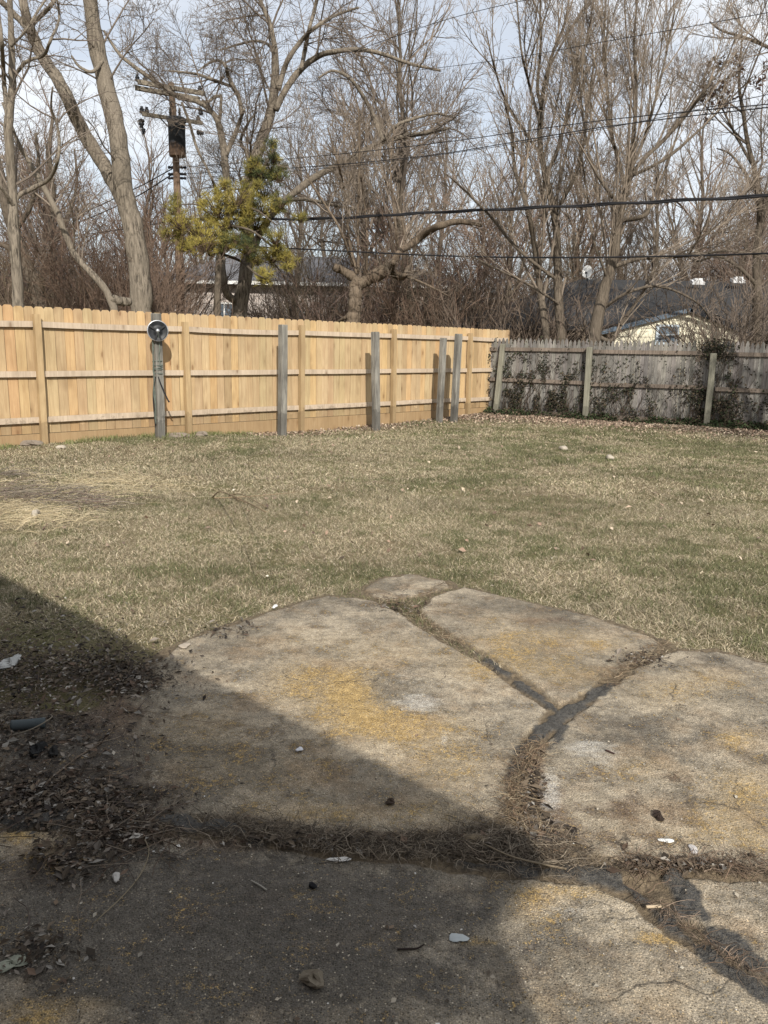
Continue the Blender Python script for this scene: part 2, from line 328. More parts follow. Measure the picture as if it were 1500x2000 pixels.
def patio():
    xs = np.arange(-2.6, 3.4, .009); ys = np.arange(.7, 5.6, .009)
    x, y = np.meshgrid(xs, ys); s = slab_sd(x, y)
    tar = np.full(x.shape, -9.0)
    for pl, wd in TAR: tar = np.maximum(tar, -pdist(poly(pl), np.array(wd) * .72, x, y))
    tar = tar + (fbm(x, y, 16, 8, 5) - .5) * .085 - .006
    top = .0 + (fbm(x, y, 1.5, 9, 3) - .5) * .006 + (fbm(x, y, 30, 12, 3) - .5) * .0025
    low = -.015 + (fbm(x, y, 25, 4, 3) - .5) * .02
    z = low + (top - low) * sstep(-.004, .008, s)
    tz = -.006 + (fbm(x, y, 30, 15, 3) - .5) * .006; tm = sstep(-.004, .008, tar)
    z = np.where(tar > -.004, np.maximum(z, z + (tz - z) * tm), z) + tm * .002
    z = z - .03 * sstep(.05, .12, -s)
    for pl, wd, hh in (([(420,1618),(520,1628),(650,1648),(800,1664),(950,1655),(1060,1665),(1130,1688)], .01, .022), ([(940,1640),(1080,1662)], .04, .02), ([(1060,1650),(1020,1600),(1015,1540),(1025,1485)], .01, .014), ([(1220,1702),(1330,1690),(1420,1694),(1530,1700)], .015, .016), ([(-50,1570),(150,1580),(320,1600)], .05, .018)):
        z = z + hh * np.exp(-(np.maximum(pdist(poly(pl), np.full(len(pl), wd), x, y), 0) / .035) ** 2) * (.4 + 1.1 * fbm(x, y, 14, 33, 4)) * sstep(.03, -.02, s)
    keep = s > -.13
    yel = np.zeros(x.shape)
    for a in [(680,1345,45,30,1.6),(700,1400,70,30,1.2),(620,1340,90,45,.6),(800,1420,110,30,.9),(750,1270,120,40,.35),(830,1475,90,60,.35),(560,1250,60,20,.2),(930,1310,50,25,.35),
              (1010,1290,110,30,.75),(1100,1240,90,20,.45),(1130,1320,70,20,.7),(1180,1260,60,18,.5),(1300,1350,80,30,.5),(1250,1500,90,30,.35),(1000,1250,80,20,.5),(900,1500,80,40,.4),(560,1330,60,40,.4),(960,1210,60,25,.3),(1400,1330,80,25,.4),(1440,1445,40,20,.9),(1460,1540,70,40,.9),(1420,1600,60,30,.6),(1480,1640,60,30,.7),
              (1350,1640,60,20,.35),(500,1500,200,70,.38),(620,1590,120,25,.6),(850,1590,110,30,.5),(330,1430,120,60,.25),(420,1400,60,40,.25),(30,1630,50,16,1.0),(80,1640,60,40,.35),(80,1985,80,30,.8),(170,1960,60,15,.5),
              (1040,1770,50,40,.8),(1100,1740,60,15,.8),(1180,1745,40,12,.5),(1290,1830,60,12,.8),(1330,1835,25,12,1.0),(1300,1950,100,30,.25),(1060,1955,60,25,.3),(940,1840,40,10,.6),(700,1980,80,30,.15),(1200,1620,150,60,.25)]:
        yel = yel + a[4] * blob(x, y, *a[:4])
    wht = np.zeros(x.shape)
    for a in [(815,1375,55,22,.9),(790,1320,50,20,.35),(900,1330,90,25,.3),(1075,1540,22,45,1.0),(1150,1460,60,18,.8),(1185,1490,40,20,.5),(690,1420,20,6,.8),(868,1445,8,20,1.0),(1050,1590,60,25,.4),(330,1655,60,25,.35),(1130,1780,80,16,.4),(1050,1800,50,40,.4),(420,1660,60,20,.25)]:
        wht = wht + a[4] * blob(x, y, *a[:4])
    drk = np.zeros(x.shape)  # dirt stains, plus blobs painted dark to deepen the house shade
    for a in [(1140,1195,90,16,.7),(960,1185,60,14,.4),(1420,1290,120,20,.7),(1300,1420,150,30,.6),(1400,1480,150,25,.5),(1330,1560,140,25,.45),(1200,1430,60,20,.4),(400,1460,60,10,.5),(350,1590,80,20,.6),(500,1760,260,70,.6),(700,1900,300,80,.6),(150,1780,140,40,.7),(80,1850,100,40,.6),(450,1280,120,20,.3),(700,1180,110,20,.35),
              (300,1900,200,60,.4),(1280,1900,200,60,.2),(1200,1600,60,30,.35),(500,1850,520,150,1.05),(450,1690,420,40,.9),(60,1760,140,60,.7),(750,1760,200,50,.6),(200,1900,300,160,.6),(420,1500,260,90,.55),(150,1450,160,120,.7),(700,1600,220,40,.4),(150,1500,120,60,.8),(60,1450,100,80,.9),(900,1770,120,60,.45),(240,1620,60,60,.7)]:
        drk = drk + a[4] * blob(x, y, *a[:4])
    brn = np.zeros(x.shape)
    for a in [(1050,1580,45,50,1.2),(1040,1490,30,45,1.0),(1240,1590,110,50,.7),(400,1800,200,50,.35),(100,1700,120,60,.6),(1070,1210,60,14,.6),(760,1170,60,12,.4),(790,1195,30,10,.5),(200,1400,100,60,1),(100,1540,200,50,1.2),(1330,1690,120,14,1.0),(700,1645,350,20,1.1),(560,1440,160,60,.25)]:
        brn = brn + a[4] * blob(x, y, *a[:4])
    ny, nx = x.shape; idx = np.arange(nx * ny).reshape(ny, nx)
    fk = keep[:-1, :-1] & keep[1:, :-1] & keep[:-1, 1:] & keep[1:, 1:]
    F = np.stack([idx[:-1, :-1][fk], idx[:-1, 1:][fk], idx[1:, 1:][fk], idx[1:, :-1][fk]], -1)
    used = np.unique(F); rem = -np.ones(nx * ny, int); rem[used] = np.arange(len(used)); F = rem[F]
    V = np.stack([x, y, z], -1).reshape(-1, 3)[used]
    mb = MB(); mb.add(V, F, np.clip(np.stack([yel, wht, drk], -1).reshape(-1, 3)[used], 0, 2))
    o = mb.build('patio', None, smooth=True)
    for nm, ar in (('slab', sstep(-.008, .012, s)), ('tar', sstep(-.004, .006, tar)), ('brn', brn)):
        at = o.data.attributes.new(nm, 'FLOAT', 'POINT'); at.data.foreach_set('value', ar.reshape(-1)[used].astype(np.float32))
    return o
pat = tag(patio(), kind='structure')
m, t, b = mat('weathered_aggregate_concrete', .9, .25); v = coords(t)
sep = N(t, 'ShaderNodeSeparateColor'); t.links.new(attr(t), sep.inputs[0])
nb = noise(t, v, 1.7, 6, .6); nm = noise(t, v, 7, 6, .65); nf = noise(t, v, 60, 4, .7); nff = noise(t, v, 260, 3, .7)
c = ramp(t, nb, .40, .60, (.20, .172, .13), (.385, .33, .25))
c = mixc(t, ramp(t, nm, .46, .66, (0, 0, 0), (.6, .6, .6)), c, (.15, .142, .125)); c = mixc(t, ramp(t, noise(t, v, 2.6, 7, .7), .5, .66, (0, 0, 0), (.55, .55, .55)), c, (.25, .165, .09))
def mad(a, k, bb, add=0.0):
    n = N(t, 'ShaderNodeMath', operation='MULTIPLY_ADD'); t.links.new(a, n.inputs[0]); n.inputs[1].default_value = k
    if hasattr(bb, 'node'): t.links.new(bb, n.inputs[2])
    else: n.inputs[2].default_value = bb
    return n.outputs[0]
br = mad(attr(t, 'brn', 'Fac'), .5, mad(nm, 1.3, -.13)); c = mixc(t, ramp(t, br, .62, .95, (0, 0, 0), (.9, .9, .9)), c, (.15, .095, .06))
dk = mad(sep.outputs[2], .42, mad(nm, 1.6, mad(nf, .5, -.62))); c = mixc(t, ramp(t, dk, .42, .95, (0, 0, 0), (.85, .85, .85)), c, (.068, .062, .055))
ws = N(t, 'ShaderNodeMapping'); ws.inputs['Scale'].default_value = (9, 24, 1); ws.inputs['Rotation'].default_value = (0, 0, .6); t.links.new(v, ws.inputs[0])
wn = noise(t, ws.outputs[0], 1.2, 4, .6); wf = mad(sep.outputs[1], .46, mad(wn, .6, mad(nff, .5, -.1))); c = mixc(t, ramp(t, wf, .62, .86, (0, 0, 0), (.7, .7, .7)), c, (.46, .44, .4))
yf = mad(sep.outputs[0], .42, mad(nm, 1.5, mad(nff, 1.3, mad(nf, 1.9, -2.40)))); c = mixc(t, ramp(t, yf, .22, .55, (0, 0, 0), (.72, .72, .72)), c, (.43, .29, .10))
yg = mad(sep.outputs[0], .7, mad(nb, .8, -.4)); c = mixc(t, ramp(t, yg, .08, .7, (0, 0, 0), (.42, .42, .42)), c, (.38, .27, .13))
# hairline cracks
cv = N(t, 'ShaderNodeTexVoronoi', feature='DISTANCE_TO_EDGE', i_Scale=1.35); dn = N(t, 'ShaderNodeTexNoise', i_Scale=5.0, i_Detail=6.0); t.links.new(v, dn.inputs['Vector'])
dv = N(t, 'ShaderNodeVectorMath', operation='MULTIPLY_ADD'); t.links.new(dn.outputs['Color'], dv.inputs[0]); dv.inputs[1].default_value = (.35, .35, 0); t.links.new(v, dv.inputs[2]); t.links.new(dv.outputs[0], cv.inputs['Vector'])
hm = N(t, 'ShaderNodeMath', operation='MULTIPLY'); t.links.new(ramp(t, cv.outputs['Distance'], .001, .005, (.85, .85, .85), (0, 0, 0)), hm.inputs[0]); t.links.new(ramp(t, noise(t, v, 1.9, 3), .5, .56), hm.inputs[1]); c = mixc(t, hm.outputs[0], c, (.05, .043, .036))
# exposed aggregate: pale and dark pebbles
vo = N(t, 'ShaderNodeTexVoronoi', i_Scale=165.0, i_Randomness=1.0); t.links.new(v, vo.inputs['Vector'])
sp = N(t, 'ShaderNodeSeparateColor'); t.links.new(vo.outputs['Color'], sp.inputs[0])
peb = ramp(t, vo.outputs['Distance'], .28, .5, (1, 1, 1), (0, 0, 0))
pc = ramp(t, sp.outputs[0], .0, 1.0, (.3, .28, .26), (1.75, 1.7, 1.6)); c = mixc(t, peb, c, mixc(t, 1.0, c, pc, 'MULTIPLY'))
pb = N(t, 'ShaderNodeMath', operation='GREATER_THAN', i_1=.955); t.links.new(sp.outputs[1], pb.inputs[0])
pm = N(t, 'ShaderNodeMath', operation='MULTIPLY'); t.links.new(pb.outputs[0], pm.inputs[0]); t.links.new(peb, pm.inputs[1]); c = mixc(t, pm.outputs[0], c, mixc(t, sp.outputs[2], (.50, .44, .34), (.13, .11, .09)))
c = mixc(t, 1.0, c, ramp(t, nff, .3, .7, (.42, .42, .42), (1.5, 1.5, 1.5)), 'MULTIPLY'); c = mixc(t, 1.0, c, ramp(t, noise(t, v, 24, 5, .75), .35, .65, (.7, .69, .67), (1.2, 1.2, 1.2)), 'MULTIPLY')
pits = noise(t, v, 38, 3, .5); c = mixc(t, ramp(t, pits, .26, .34, (.8, .8, .8), (0, 0, 0)), c, (.06, .05, .04))
dirt = ramp(t, nf, .3, .7, (.06, .045, .03), (.2, .155, .1)); c = mixc(t, attr(t, 'slab', 'Fac'), dirt, c)
tarc = mixc(t, ramp(t, nff, .45, .62, (0, 0, 0), (.7, .7, .7)), ramp(t, nf, .4, .62, (.022, .022, .023), (.075, .073, .07)), (.13, .115, .09)); c = mixc(t, attr(t, 'tar', 'Fac'), c, tarc)
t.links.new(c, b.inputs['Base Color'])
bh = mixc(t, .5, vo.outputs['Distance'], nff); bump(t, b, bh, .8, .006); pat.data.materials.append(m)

# ------------------------------------------------------------------ lawn grass
def frus(n, rg, y0, y1, pw=1.0, x0p=-60, x1p=1560):
    y = y0 + (y1 - y0) * rg.random(n) ** pw; lo = (x0p - 750) / 1560; hi = (x1p - 750) / 1560
    return y * (lo + (hi - lo) * rg.random(n)), y
FA = np.array([-5.5, 11.45]); FB = np.array([2.35, 19.0]); fd = (FB - FA) / np.linalg.norm(FB - FA); fn = np.array([fd[1], -fd[0]])
O0 = np.array([2.58, 18.98]); od = np.array([4.09, -2.33]); od /= np.linalg.norm(od); on = np.array([od[1], -od[0]]) * 1.0
if on[1] > 0: on = -on
def inyard(x, y, mg=0.0):
    return (((x - FA[0]) * fn[0] + (y - FA[1]) * fn[1]) > mg) & (((x - O0[0]) * on[0] + (y - O0[1]) * on[1]) > mg)
def blades(mb, x, y, ln, wd, lean, rg, cols, z0=None):
    m = len(x); th = rg.uniform(0, 2 * math.pi, m); le = np.radians(lean)
    d = np.stack([np.cos(th) * np.sin(le), np.sin(th) * np.sin(le), np.cos(le)], 1)
    sd = np.stack([-np.sin(th + rg.normal(size=m)), np.cos(th + rg.normal(size=m)), np.zeros(m)], 1) * wd[:, None] / 2
    p0 = np.stack([x, y, gz(x, y) if z0 is None else z0], 1); p1 = p0 + d * (ln * .55)[:, None]
    d2 = d.copy(); d2[:, 2] -= .45; p2 = p1 + d2 * (ln * .45)[:, None]; p2[:, 2] = np.maximum(p2[:, 2], p0[:, 2] + .004)
    V = np.stack([p0 - sd, p0 + sd, p1 - sd * .8, p1 + sd * .8, p2], 1).reshape(-1, 3); i = np.arange(m)[:, None] * 5
    mb.add(V, i + [0, 1, 3, 2]); mb.C.pop(); mb.C.append(np.repeat(cols, 5, 0)); mb.F.append(i + [2, 3, 4] + mb.n - len(V))
def lawn():
    rg = RG(11); mb = MB()
    for n, y0, y1, w0, l0, pw in ((420000, 3.6, 8.2, .0024, .042, 1.0), (380000, 8.2, 13.5, .0042, .046, .8), (300000, 13.2, 20, .007, .05, .85)):
        x, y = frus(n, rg, y0, y1, pw); s = np.where(y < 5.6, slab_sd(x, y), -1)
        # litter-covered, nearly bare soil at the left, by the shaded slab corner
        bare = sdist(poly([(-200,1240),(120,1230),(330,1268),(360,1320),(260,1400),(250,1600),(-400,1600)]), x, y)
        pch = fbm(x, y, .55, 21, 4); k = inyard(x, y, .05) & (s < -.02) & (rg.random(n) > sstep(-.35, .1, bare) * .96)
        thin = fbm(x, y, 4, 31, 3); k &= rg.random(n) < .45 + 1.1 * sstep(.3, .6, thin)
        x, y, pch = x[k], y[k], pch[k]; m = len(x)
        gr = fbm(x, y, .8, 41, 4) * .55 + fbm(x, y, 5, 51, 3) * .45
        # greener towards the right and in a band in front of the patio; straw at the left
        bias = .07 * sstep(-2, 5, x) - .075 + .08 * np.exp(-((y - 5.3) ** 2) / 1.5) - .10 * np.exp(-((x + 4.3) ** 2 / 5 + (y - 9.8) ** 2 / 3)) + .05 * np.exp(-((x - 5) ** 2 / 9 + (y - 11) ** 2 / 9))
        fd_ = (x - FA[0]) * fn[0] + (y - FA[1]) * fn[1]; bias = bias + .25 * np.exp(-(fd_ / .45) ** 2) * sstep(.45, .6, fbm(x, y, 1.2, 61, 2) + .06)
        pg = sstep(.47, .66, gr + bias); isg = rg.random(m) < pg * .52 + .12
        cs = pick(rg, m, [(.47, .395, .27), (.40, .33, .22), (.24, .19, .125), (.60, .52, .38)], [.35, .3, .2, .15]); cgn = pick(rg, m, [(.14, .145, .07), (.18, .175, .09), (.10, .11, .05)])
        cols = np.where(isg[:, None], cgn, cs)
        cols *= (.72 + .5 * fbm(x, y, 1.3, 71, 4))[:, None] * rg.uniform(.6, 1.3, (m, 1))
        long_ = sstep(.58, .75, fbm(x, y, 1.4, 81, 2) + .16 * np.exp(-((x + 3.8) ** 2 / 3 + (y - 9.2) ** 2 / 1.2)))
        ln = l0 * rg.uniform(.5, 1.35, m) * (1 + .9 * long_); lean = np.where(isg, rg.uniform(10, 60, m), rg.uniform(45, 86, m))
        blades(mb, x, y, ln, w0 * rg.uniform(.7, 1.4, m), lean, rg, cols)
    return mb
GRM = col_mat('dormant_grass_blades', (1, 1, 1), .12, 5, rough=.7)
tag(lawn().build('grass', GRM), 'patchy dormant lawn of straw and green blades', 'grass', kind='stuff')
# ------------------------------------------------------------------ own house (behind the camera; its shade falls on the patio)
HE = 2.5; sh = HE / math.tan(SUN_EL); back = -np.array([math.sin(SUN_AZ), math.cos(SUN_AZ)]) * sh
q0 = np.array([.47, 2.25]) + back; q1 = np.array([-2.49, 4.99]) + back
hd = (q1 - q0) / np.linalg.norm(q1 - q0); hn = np.array([hd[1], -hd[0]])
if hn @ np.array([0, 1]) > 0: hn = -hn          # hn points into the house
CREAM = col_mat('cream_siding', (.62, .56, .40), .08, 3, useattr=False)
DARKROOF = col_mat('dark_shingles', (.045, .047, .052), .45, 30, rough=.95, useattr=False)
TRIMW = col_mat('white_trim', (.7, .7, .68), .08, 4, useattr=False)
def p3(c, z): return np.array([c[0], c[1], z])
eh = empty('brick_house', p3(q0, 0), 'own house whose eave shades the patio, behind the viewer', 'house')
wl = MB(); c = q0 + hd * 4.95 + hn * (.2 + 3.2)
wl.box(p3(c, (HE - .1) / 2 - .05), 4.85, 3.2, (HE - .1) / 2 + .05, p3(hd, 0), p3(hn, 0)); wl.build('wall', col_mat('brown_house_brick', (.10, .065, .05), .3, 8, useattr=False), eh)
rf = MB(); a = q0; e_ = q0 + hd * 10.4; ins = hn * 7.1
rf.prism([p3(a, HE - .12), p3(a, HE), p3(a + ins / 2, HE + 1.3), p3(a + ins, HE), p3(a + ins, HE - .12)], p3(hd * 10.4, 0)); rf.build('roof', DARKROOF, eh)

# ------------------------------------------------------------------ fences
def FL(t, off, z): return np.array([FA[0] + fd[0] * t + fn[0] * off, FA[1] + fd[1] * t + fn[1] * off, z])
d3 = p3(fd, 0); n3 = p3(fn, 0); Z3 = np.array([0, 0, 1.0])
nf_ = empty('wooden_fence', FL(0, 0, 0), 'new honey coloured board fence with dog ear tops along the left and back', 'fence')
rg = RG(5)
def picket(mb, o, ax, ay, wd, th, z0, z1, style, col):
    h = wd / 2
    if style == 'dog': pts = [(-h, z0), (h, z0), (h, z1 - .03), (h - .028, z1), (-h + .028, z1), (-h, z1 - .03)]
    else: pts = [(-h, z0), (h, z0), (h, z1 - .13), (h * .72, z1 - .1), (h * .75, z1 - .06), (.006, z1), (-.006, z1), (-h * .75, z1 - .06), (-h * .72, z1 - .1), (-h, z1 - .13)]
    mb.prism([o + ax * x + Z3 * z for x, z in pts], -ay * th, col)
tp = [.55 + 2.4 * k for k in range(-1, 5)]
tint = [(1, 1, 1), (1.1, 1.04, .95), (.91, .89, .87), (1.02, .92, .82), (.98, 1.01, 1.0), (.82, .79, .76), (1.12, 1.12, 1.09)]
tend = 11.55; t_ = -2.2; pans = {}
while t_ < tend:
    k = int(np.searchsorted(tp, t_)); mb = pans.setdefault(k, MB()); wd = rg.uniform(.136, .141)
    tn = np.array(tint[rg.choice(7, p=[.3, .2, .15, .07, .15, .05, .08])]) * (.95 + .1 * rg.random()) * (1 + rg.uniform(-.02, .02, 3))
    picket(mb, FL(t_ + wd / 2, rg.uniform(-.004, .006), 0), d3, n3, wd, .017, .125, 1.955 - .035 * t_ / 12 + rg.uniform(-.008, .008), 'dog', tn); t_ += wd + rg.uniform(.003, .009)
for k in sorted(pans): pans[k].build('picket_panel', WNEW, nf_)
for i in range(len(tp)):
    a = tp[i] + .047; bb = (tp[i + 1] - .047) if i + 1 < len(tp) else tend
    for z, hh in ((1.70, .042), (.99, .042), (.325, .042)):
        if bb - a < .1: continue
        nseg = 6; dr = rg.uniform(-.03, .0) if z > 1.5 else rg.uniform(-.008, .008); mb = MB()
        for s in range(nseg):
            a0 = a + (bb - a) * s / nseg; a1 = a + (bb - a) * (s + 1) / nseg
            z0 = z + dr * 4 * (s / nseg) * (1 - s / nseg); z1 = z + dr * 4 * ((s + 1) / nseg) * (1 - (s + 1) / nseg)
            V = [FL(a0, .019, z0 - hh), FL(a0, .055, z0 - hh), FL(a0, .055, z0 + hh), FL(a0, .019, z0 + hh), FL(a1, .019, z1 - hh), FL(a1, .055, z1 - hh), FL(a1, .055, z1 + hh), FL(a1, .019, z1 + hh)]
            F = [(0, 4, 5, 1), (1, 5, 6, 2), (2, 6, 7, 3), (3, 7, 4, 0)] + ([(0, 1, 2, 3)] if s == 0 else []) + ([(4, 7, 6, 5)] if s == nseg - 1 else [])
            mb.add(V, F, np.array((1, 1, 1)) * (1 + .1 * rg.uniform(-1, 1) * 0))
        mb.build('rail', WRAIL, nf_)
    mb = MB(); tm = (a + bb) / 2; g = float(gz(*FL(tm, 0, 0)[:2])); zb = min(g - .02, -.06)
    mb.box(FL(tm, .02, (zb + .118) / 2), (bb - a) / 2, .019, (.118 - zb) / 2, d3, n3, col=(.95, .9, .85)); mb.build('kickboard', WNEW, nf_)
for i, t0 in enumerate(tp):
    zt = 1.83 + rg.uniform(-.02, .02); mb = MB(); zb = -.25; ln_ = rg.uniform(-.012, .012)
    mb.box(FL(t0, .075, (zt + zb) / 2), .045, .045, (zt + zb) / 2 - zb, d3, n3, Z3 + d3 * ln_, col=np.array((1, 1, 1)) * rg.uniform(.9, 1.08)); mb.build('post', WPOST, nf_)

def post(px, py, tx, ty, D, w_, label, material, name='fence_post', rot=None, cut=.015, grp='grey timber posts left standing before the new fence'):
    b0 = P(px, py, D); b0[2] = float(gz(b0[0], b0[1])) - .1; tpz = P(tx, ty, D); ax = tpz - b0; L = np.linalg.norm(ax); ax /= L
    x_ = d3 if rot is None else rot; y_ = np.cross(ax, x_); y_ /= np.linalg.norm(y_); x_ = np.cross(y_, ax); h = w_ / 2; ch = .008
    oct_ = [(-h + ch, -h), (h - ch, -h), (h, -h + ch), (h, h - ch), (h - ch, h), (-h + ch, h), (-h, h - ch), (-h, -h + ch)]
    mb = MB(); V = []; rows = [0, .3 * L, .6 * L, L - cut, L]
    for r_, z in enumerate(rows):
        k = .93 if r_ == 4 else 1
        V += [b0 + ax * z + x_ * (u * k + .004 * math.sin(z * 3 + px)) + y_ * v * k for u, v in oct_]
    F = [(r_ * 8 + i, r_ * 8 + (i + 1) % 8, (r_ + 1) * 8 + (i + 1) % 8, (r_ + 1) * 8 + i) for r_ in range(4) for i in range(8)]
    mb.add(V, F); mb.F.append(np.array([[32 + i for i in range(8)]]))
    o = mb.build(name, material); return tag(o, label, 'post', grp), b0, ax
g1, gb, gax = post(313, 853, 305, 612, 12.85, .125, 'grey timber post carrying the round dark disc', WGREY)
post(551, 848, 553, 634, 14.25, .125, 'grey timber post, second from the left, beside a warm new post', WGREY)
post(735, 832, 733, 648, 15.7, .125, 'tall grey post left of the fourth new post', WGREY)
post(858, 818, 866, 660, 17.2, .115, 'brownish leaning weathered post, shorter one of the right pair', WGREY, rot=d3)
post(886, 820, 896, 652, 17.3, .125, 'grey leaning post, rightmost before the new fence', WGREY)

# disc on the first post: a shallow black pan with a pale rim and a strap
def lathe(mb, c, ax, prof, seg=32, col=None):
    ax = np.array(ax, float) / np.linalg.norm(ax); u = np.cross(ax, [0, 0, 1.0]); u /= np.linalg.norm(u) + 1e-9
    if abs(ax[2]) > .95: u = np.array([1.0, 0, 0]) - ax * ax[0]; u /= np.linalg.norm(u)
    v = np.cross(ax, u); th = np.arange(seg) * 2 * math.pi / seg; K = len(prof)
    V = [c + ax * a + (u * math.cos(q) + v * math.sin(q)) * r_ for a, r_ in prof for q in th]
    F = [(k * seg + i, k * seg + (i + 1) % seg, (k + 1) * seg + (i + 1) % seg, (k + 1) * seg + i) for k in range(K - 1) for i in range(seg)]
    mb.add(V, F, col)
m, t, b = mat('glossy_black_enamel', .5, .3); v = coords(t); nn = noise(t, v, 9, 4)
t.links.new(ramp(t, nn, .35, .7, (.010, .011, .013), (.028, .03, .035)), b.inputs['Base Color']); BLK = m
m, t, b = mat('galvanised_metal', .4, .5); b.inputs['Metallic'].default_value = .7
t.links.new(ramp(t, noise(t, coords(t), 12, 4), .3, .7, (.3, .31, .33), (.5, .51, .53)), b.inputs['Base Color']); GALV = m
RUB = col_mat('black_rubber', (.02, .02, .022), .3, 12, rough=.6, useattr=False)
dc = P(308, 646, 12.72); cam_dir = np.array([dc[0], dc[1], 0]); cam_dir /= np.linalg.norm(cam_dir); fdir = -cam_dir + np.array([.12, 0, .05]); fdir /= np.linalg.norm(fdir)
de = empty('round_reel_disc', dc, 'shiny black and silver round disc fixed near the top of a grey post', 'disc')
mb = MB(); lathe(mb, dc, fdir, [(-.03, .0), (-.03, .155), (.0, .158), (-.004, .135), (-.022, .10), (-.018, .06), (.01, .035), (.012, 0)]); mb.build('pan', BLK, de, smooth=True)
mb = MB(); lathe(mb, dc, fdir, [(-.032, .151), (-.032, .162), (.006, .162), (.006, .152)]); mb.build('rim', GALV, de, smooth=True)
uu = np.cross(fdir, Z3); uu /= np.linalg.norm(uu); vv = np.cross(uu, fdir); vv = vv if vv[2] > 0 else -vv
mb = MB()
for a_ in (35, 150, 252, 288):
    a_ = R(a_); e0 = dc + fdir * .014; e1 = dc + (uu * math.cos(a_) * -1 + vv * math.sin(a_)) * .152 + fdir * .008; dd = e1 - e0; L = np.linalg.norm(dd); dd /= L; sd = np.cross(dd, fdir)
    mb.box((e0 + e1) / 2, L / 2, .013, .004, dd, sd, fdir)
mb.build('spoke', RUB, de)
mb = MB(); lathe(mb, dc, fdir, [(.012, .03), (.03, .026), (.032, 0)]); mb.build('hub', GALV, de, smooth=True)
# cord wound round the post below the disc
rg = RG(8); th = np.linspace(0, 9 * math.pi, 120); side = np.cross(gax, -cam_dir); side /= np.linalg.norm(side); fr = -cam_dir
prof = []
for i, q in enumerate(th):
    hz = 1.22 - .20 * (i / 119) + .015 * math.sin(q * .7); cc = gb + gax * (hz + .1); prof.append(cc + side * math.cos(q) * .078 + fr * math.sin(q) * .078)
line1 = np.array([dc + fdir * .03 + Z3 * -.02] + [gb + gax * (1.6 - k * .09) + fr * .075 + side * (.03 + .01 * math.sin(k * 2)) for k in range(5)])
ce = MB(); tube(ce, catmull(np.vstack([line1, prof[::4]]), 110), np.full(110, .008), 5)
for k in range(3):
    o_ = side * (.06 + .004 * k) * (-1); pp = [gb + gax * (1.66 - j * .12) + o_ + fr * (.05 + .02 * k) + side * rg.normal() * .006 for j in range(12)]; tube(ce, catmull(pp, 40), np.full(40, .006), 4)
tag(ce.build('cord', col_mat('grey_green_cord', (.12, .14, .12), .3, 20, useattr=False)), 'grey cord wound round the post under the round disc', 'cord')
ce = MB(); pp = [gb + gax * 1.08 - side * -.0 + fr * .08, gb + gax * .98 + fr * .085 + side * .03, gb + gax * .75 + fr * .1 + side * .12, gb + gax * .68 + fr * .1 + side * .155]
tube(ce, catmull(pp, 20), np.linspace(.008, .014, 20), 5); pp = [gb + gax * 1.08 + fr * .07 - side * .05, gb + gax * .8 + fr * .05 - side * .085, gb + gax * .5 + fr * .05 - side * .08, gb + gax * .3 + fr * .05 - side * .07]
if (pp[1] - gb) @ np.array([1, 0, 0]) > 0: pass
tube(ce, catmull(pp, 20), np.linspace(.014, .009, 20), 5); tag(ce.build('strap', RUB), 'black rubber strap hanging off the post with the disc', 'strap')

# old fence
def OL(t, off, z): return np.array([O0[0] + od[0] * t + on[0] * off, O0[1] + od[1] * t + on[1] * off, z])
o3 = p3(od, 0); m3 = p3(on, 0); rg = RG(6)
of_ = empty('picket_fence', OL(0, 0, 0), 'weathered grey picket fence with pointed tops and creeping ivy', 'fence')
otp = [.02]
for px in (1146, 1386, 1640, 1900):
    d = ray(px, 820); k = d[0] / d[1]; tt = (k * O0[1] - O0[0]) / (od[0] - k * od[1]); otp.append(tt)
t_ = -.5; pan = {}; n = 0
while t_ < otp[-1]:
    wd = rg.uniform(.082, .094); k = int(np.searchsorted(otp, t_)); mb = pan.setdefault(k, MB()); c_ = OL(t_ + wd / 2, rg.uniform(-.006, .008), 0)
    pxx = 750 + 1560 * (c_[0] / c_[1]) * 1.0; top = 1.72 + rg.uniform(-.025, .02); tn = np.array([1, 1, 1]) * rg.uniform(.78, 1.15) * (1 + rg.uniform(-.025, .025, 3))
    if abs(pxx - 1349) < 5: mb.box(c_ + Z3 * .64, wd / 2, .008, .66, o3, m3, col=tn * 1.1)
    else: picket(mb, c_, o3, m3, wd, .014, -.06 + rg.uniform(-.01, .03), top, 'spear', tn)
    t_ += wd + rg.uniform(.002, .007); n += 1
for k in sorted(pan): pan[k].build('picket_panel', WOLD, of_)
ends = [-.5] + otp
for i in range(len(ends) - 1):
    for z in (1.475, .78, .07):
        a = ends[i] + (.05 if i else 0); bb = ends[i + 1] - .05
        if bb - a < .1: continue
        sl_ = rg.uniform(-.015, .015); mb = MB(); ax = o3 + Z3 * sl_
        mb.box(OL((a + bb) / 2, .032, z + rg.uniform(-.01, .01)), (bb - a) / 2, .02, .04, ax, m3, col=np.array((.85, .74, .66)) * rg.uniform(.85, 1.1)); mb.build('rail', WOLD, of_)
for (px, py, tx, ty) in ((967, 806, 983, 672), (1143, 817, 1152, 678), (1380, 833, 1394, 690), (1640, 850, 1655, 706)):
    i = [967, 1143, 1380, 1640].index(px); base = OL(otp[i], .1, 0); o, _, _ = post(px, py, tx, ty, base[1], .115, None, WGRN, name='post', rot=o3); o.parent = of_
    o.matrix_parent_inverse = Matrix.Translation(-Vector(of_.location))
    for k in ('label', 'category', 'group'):
        if k in o: del o[k]

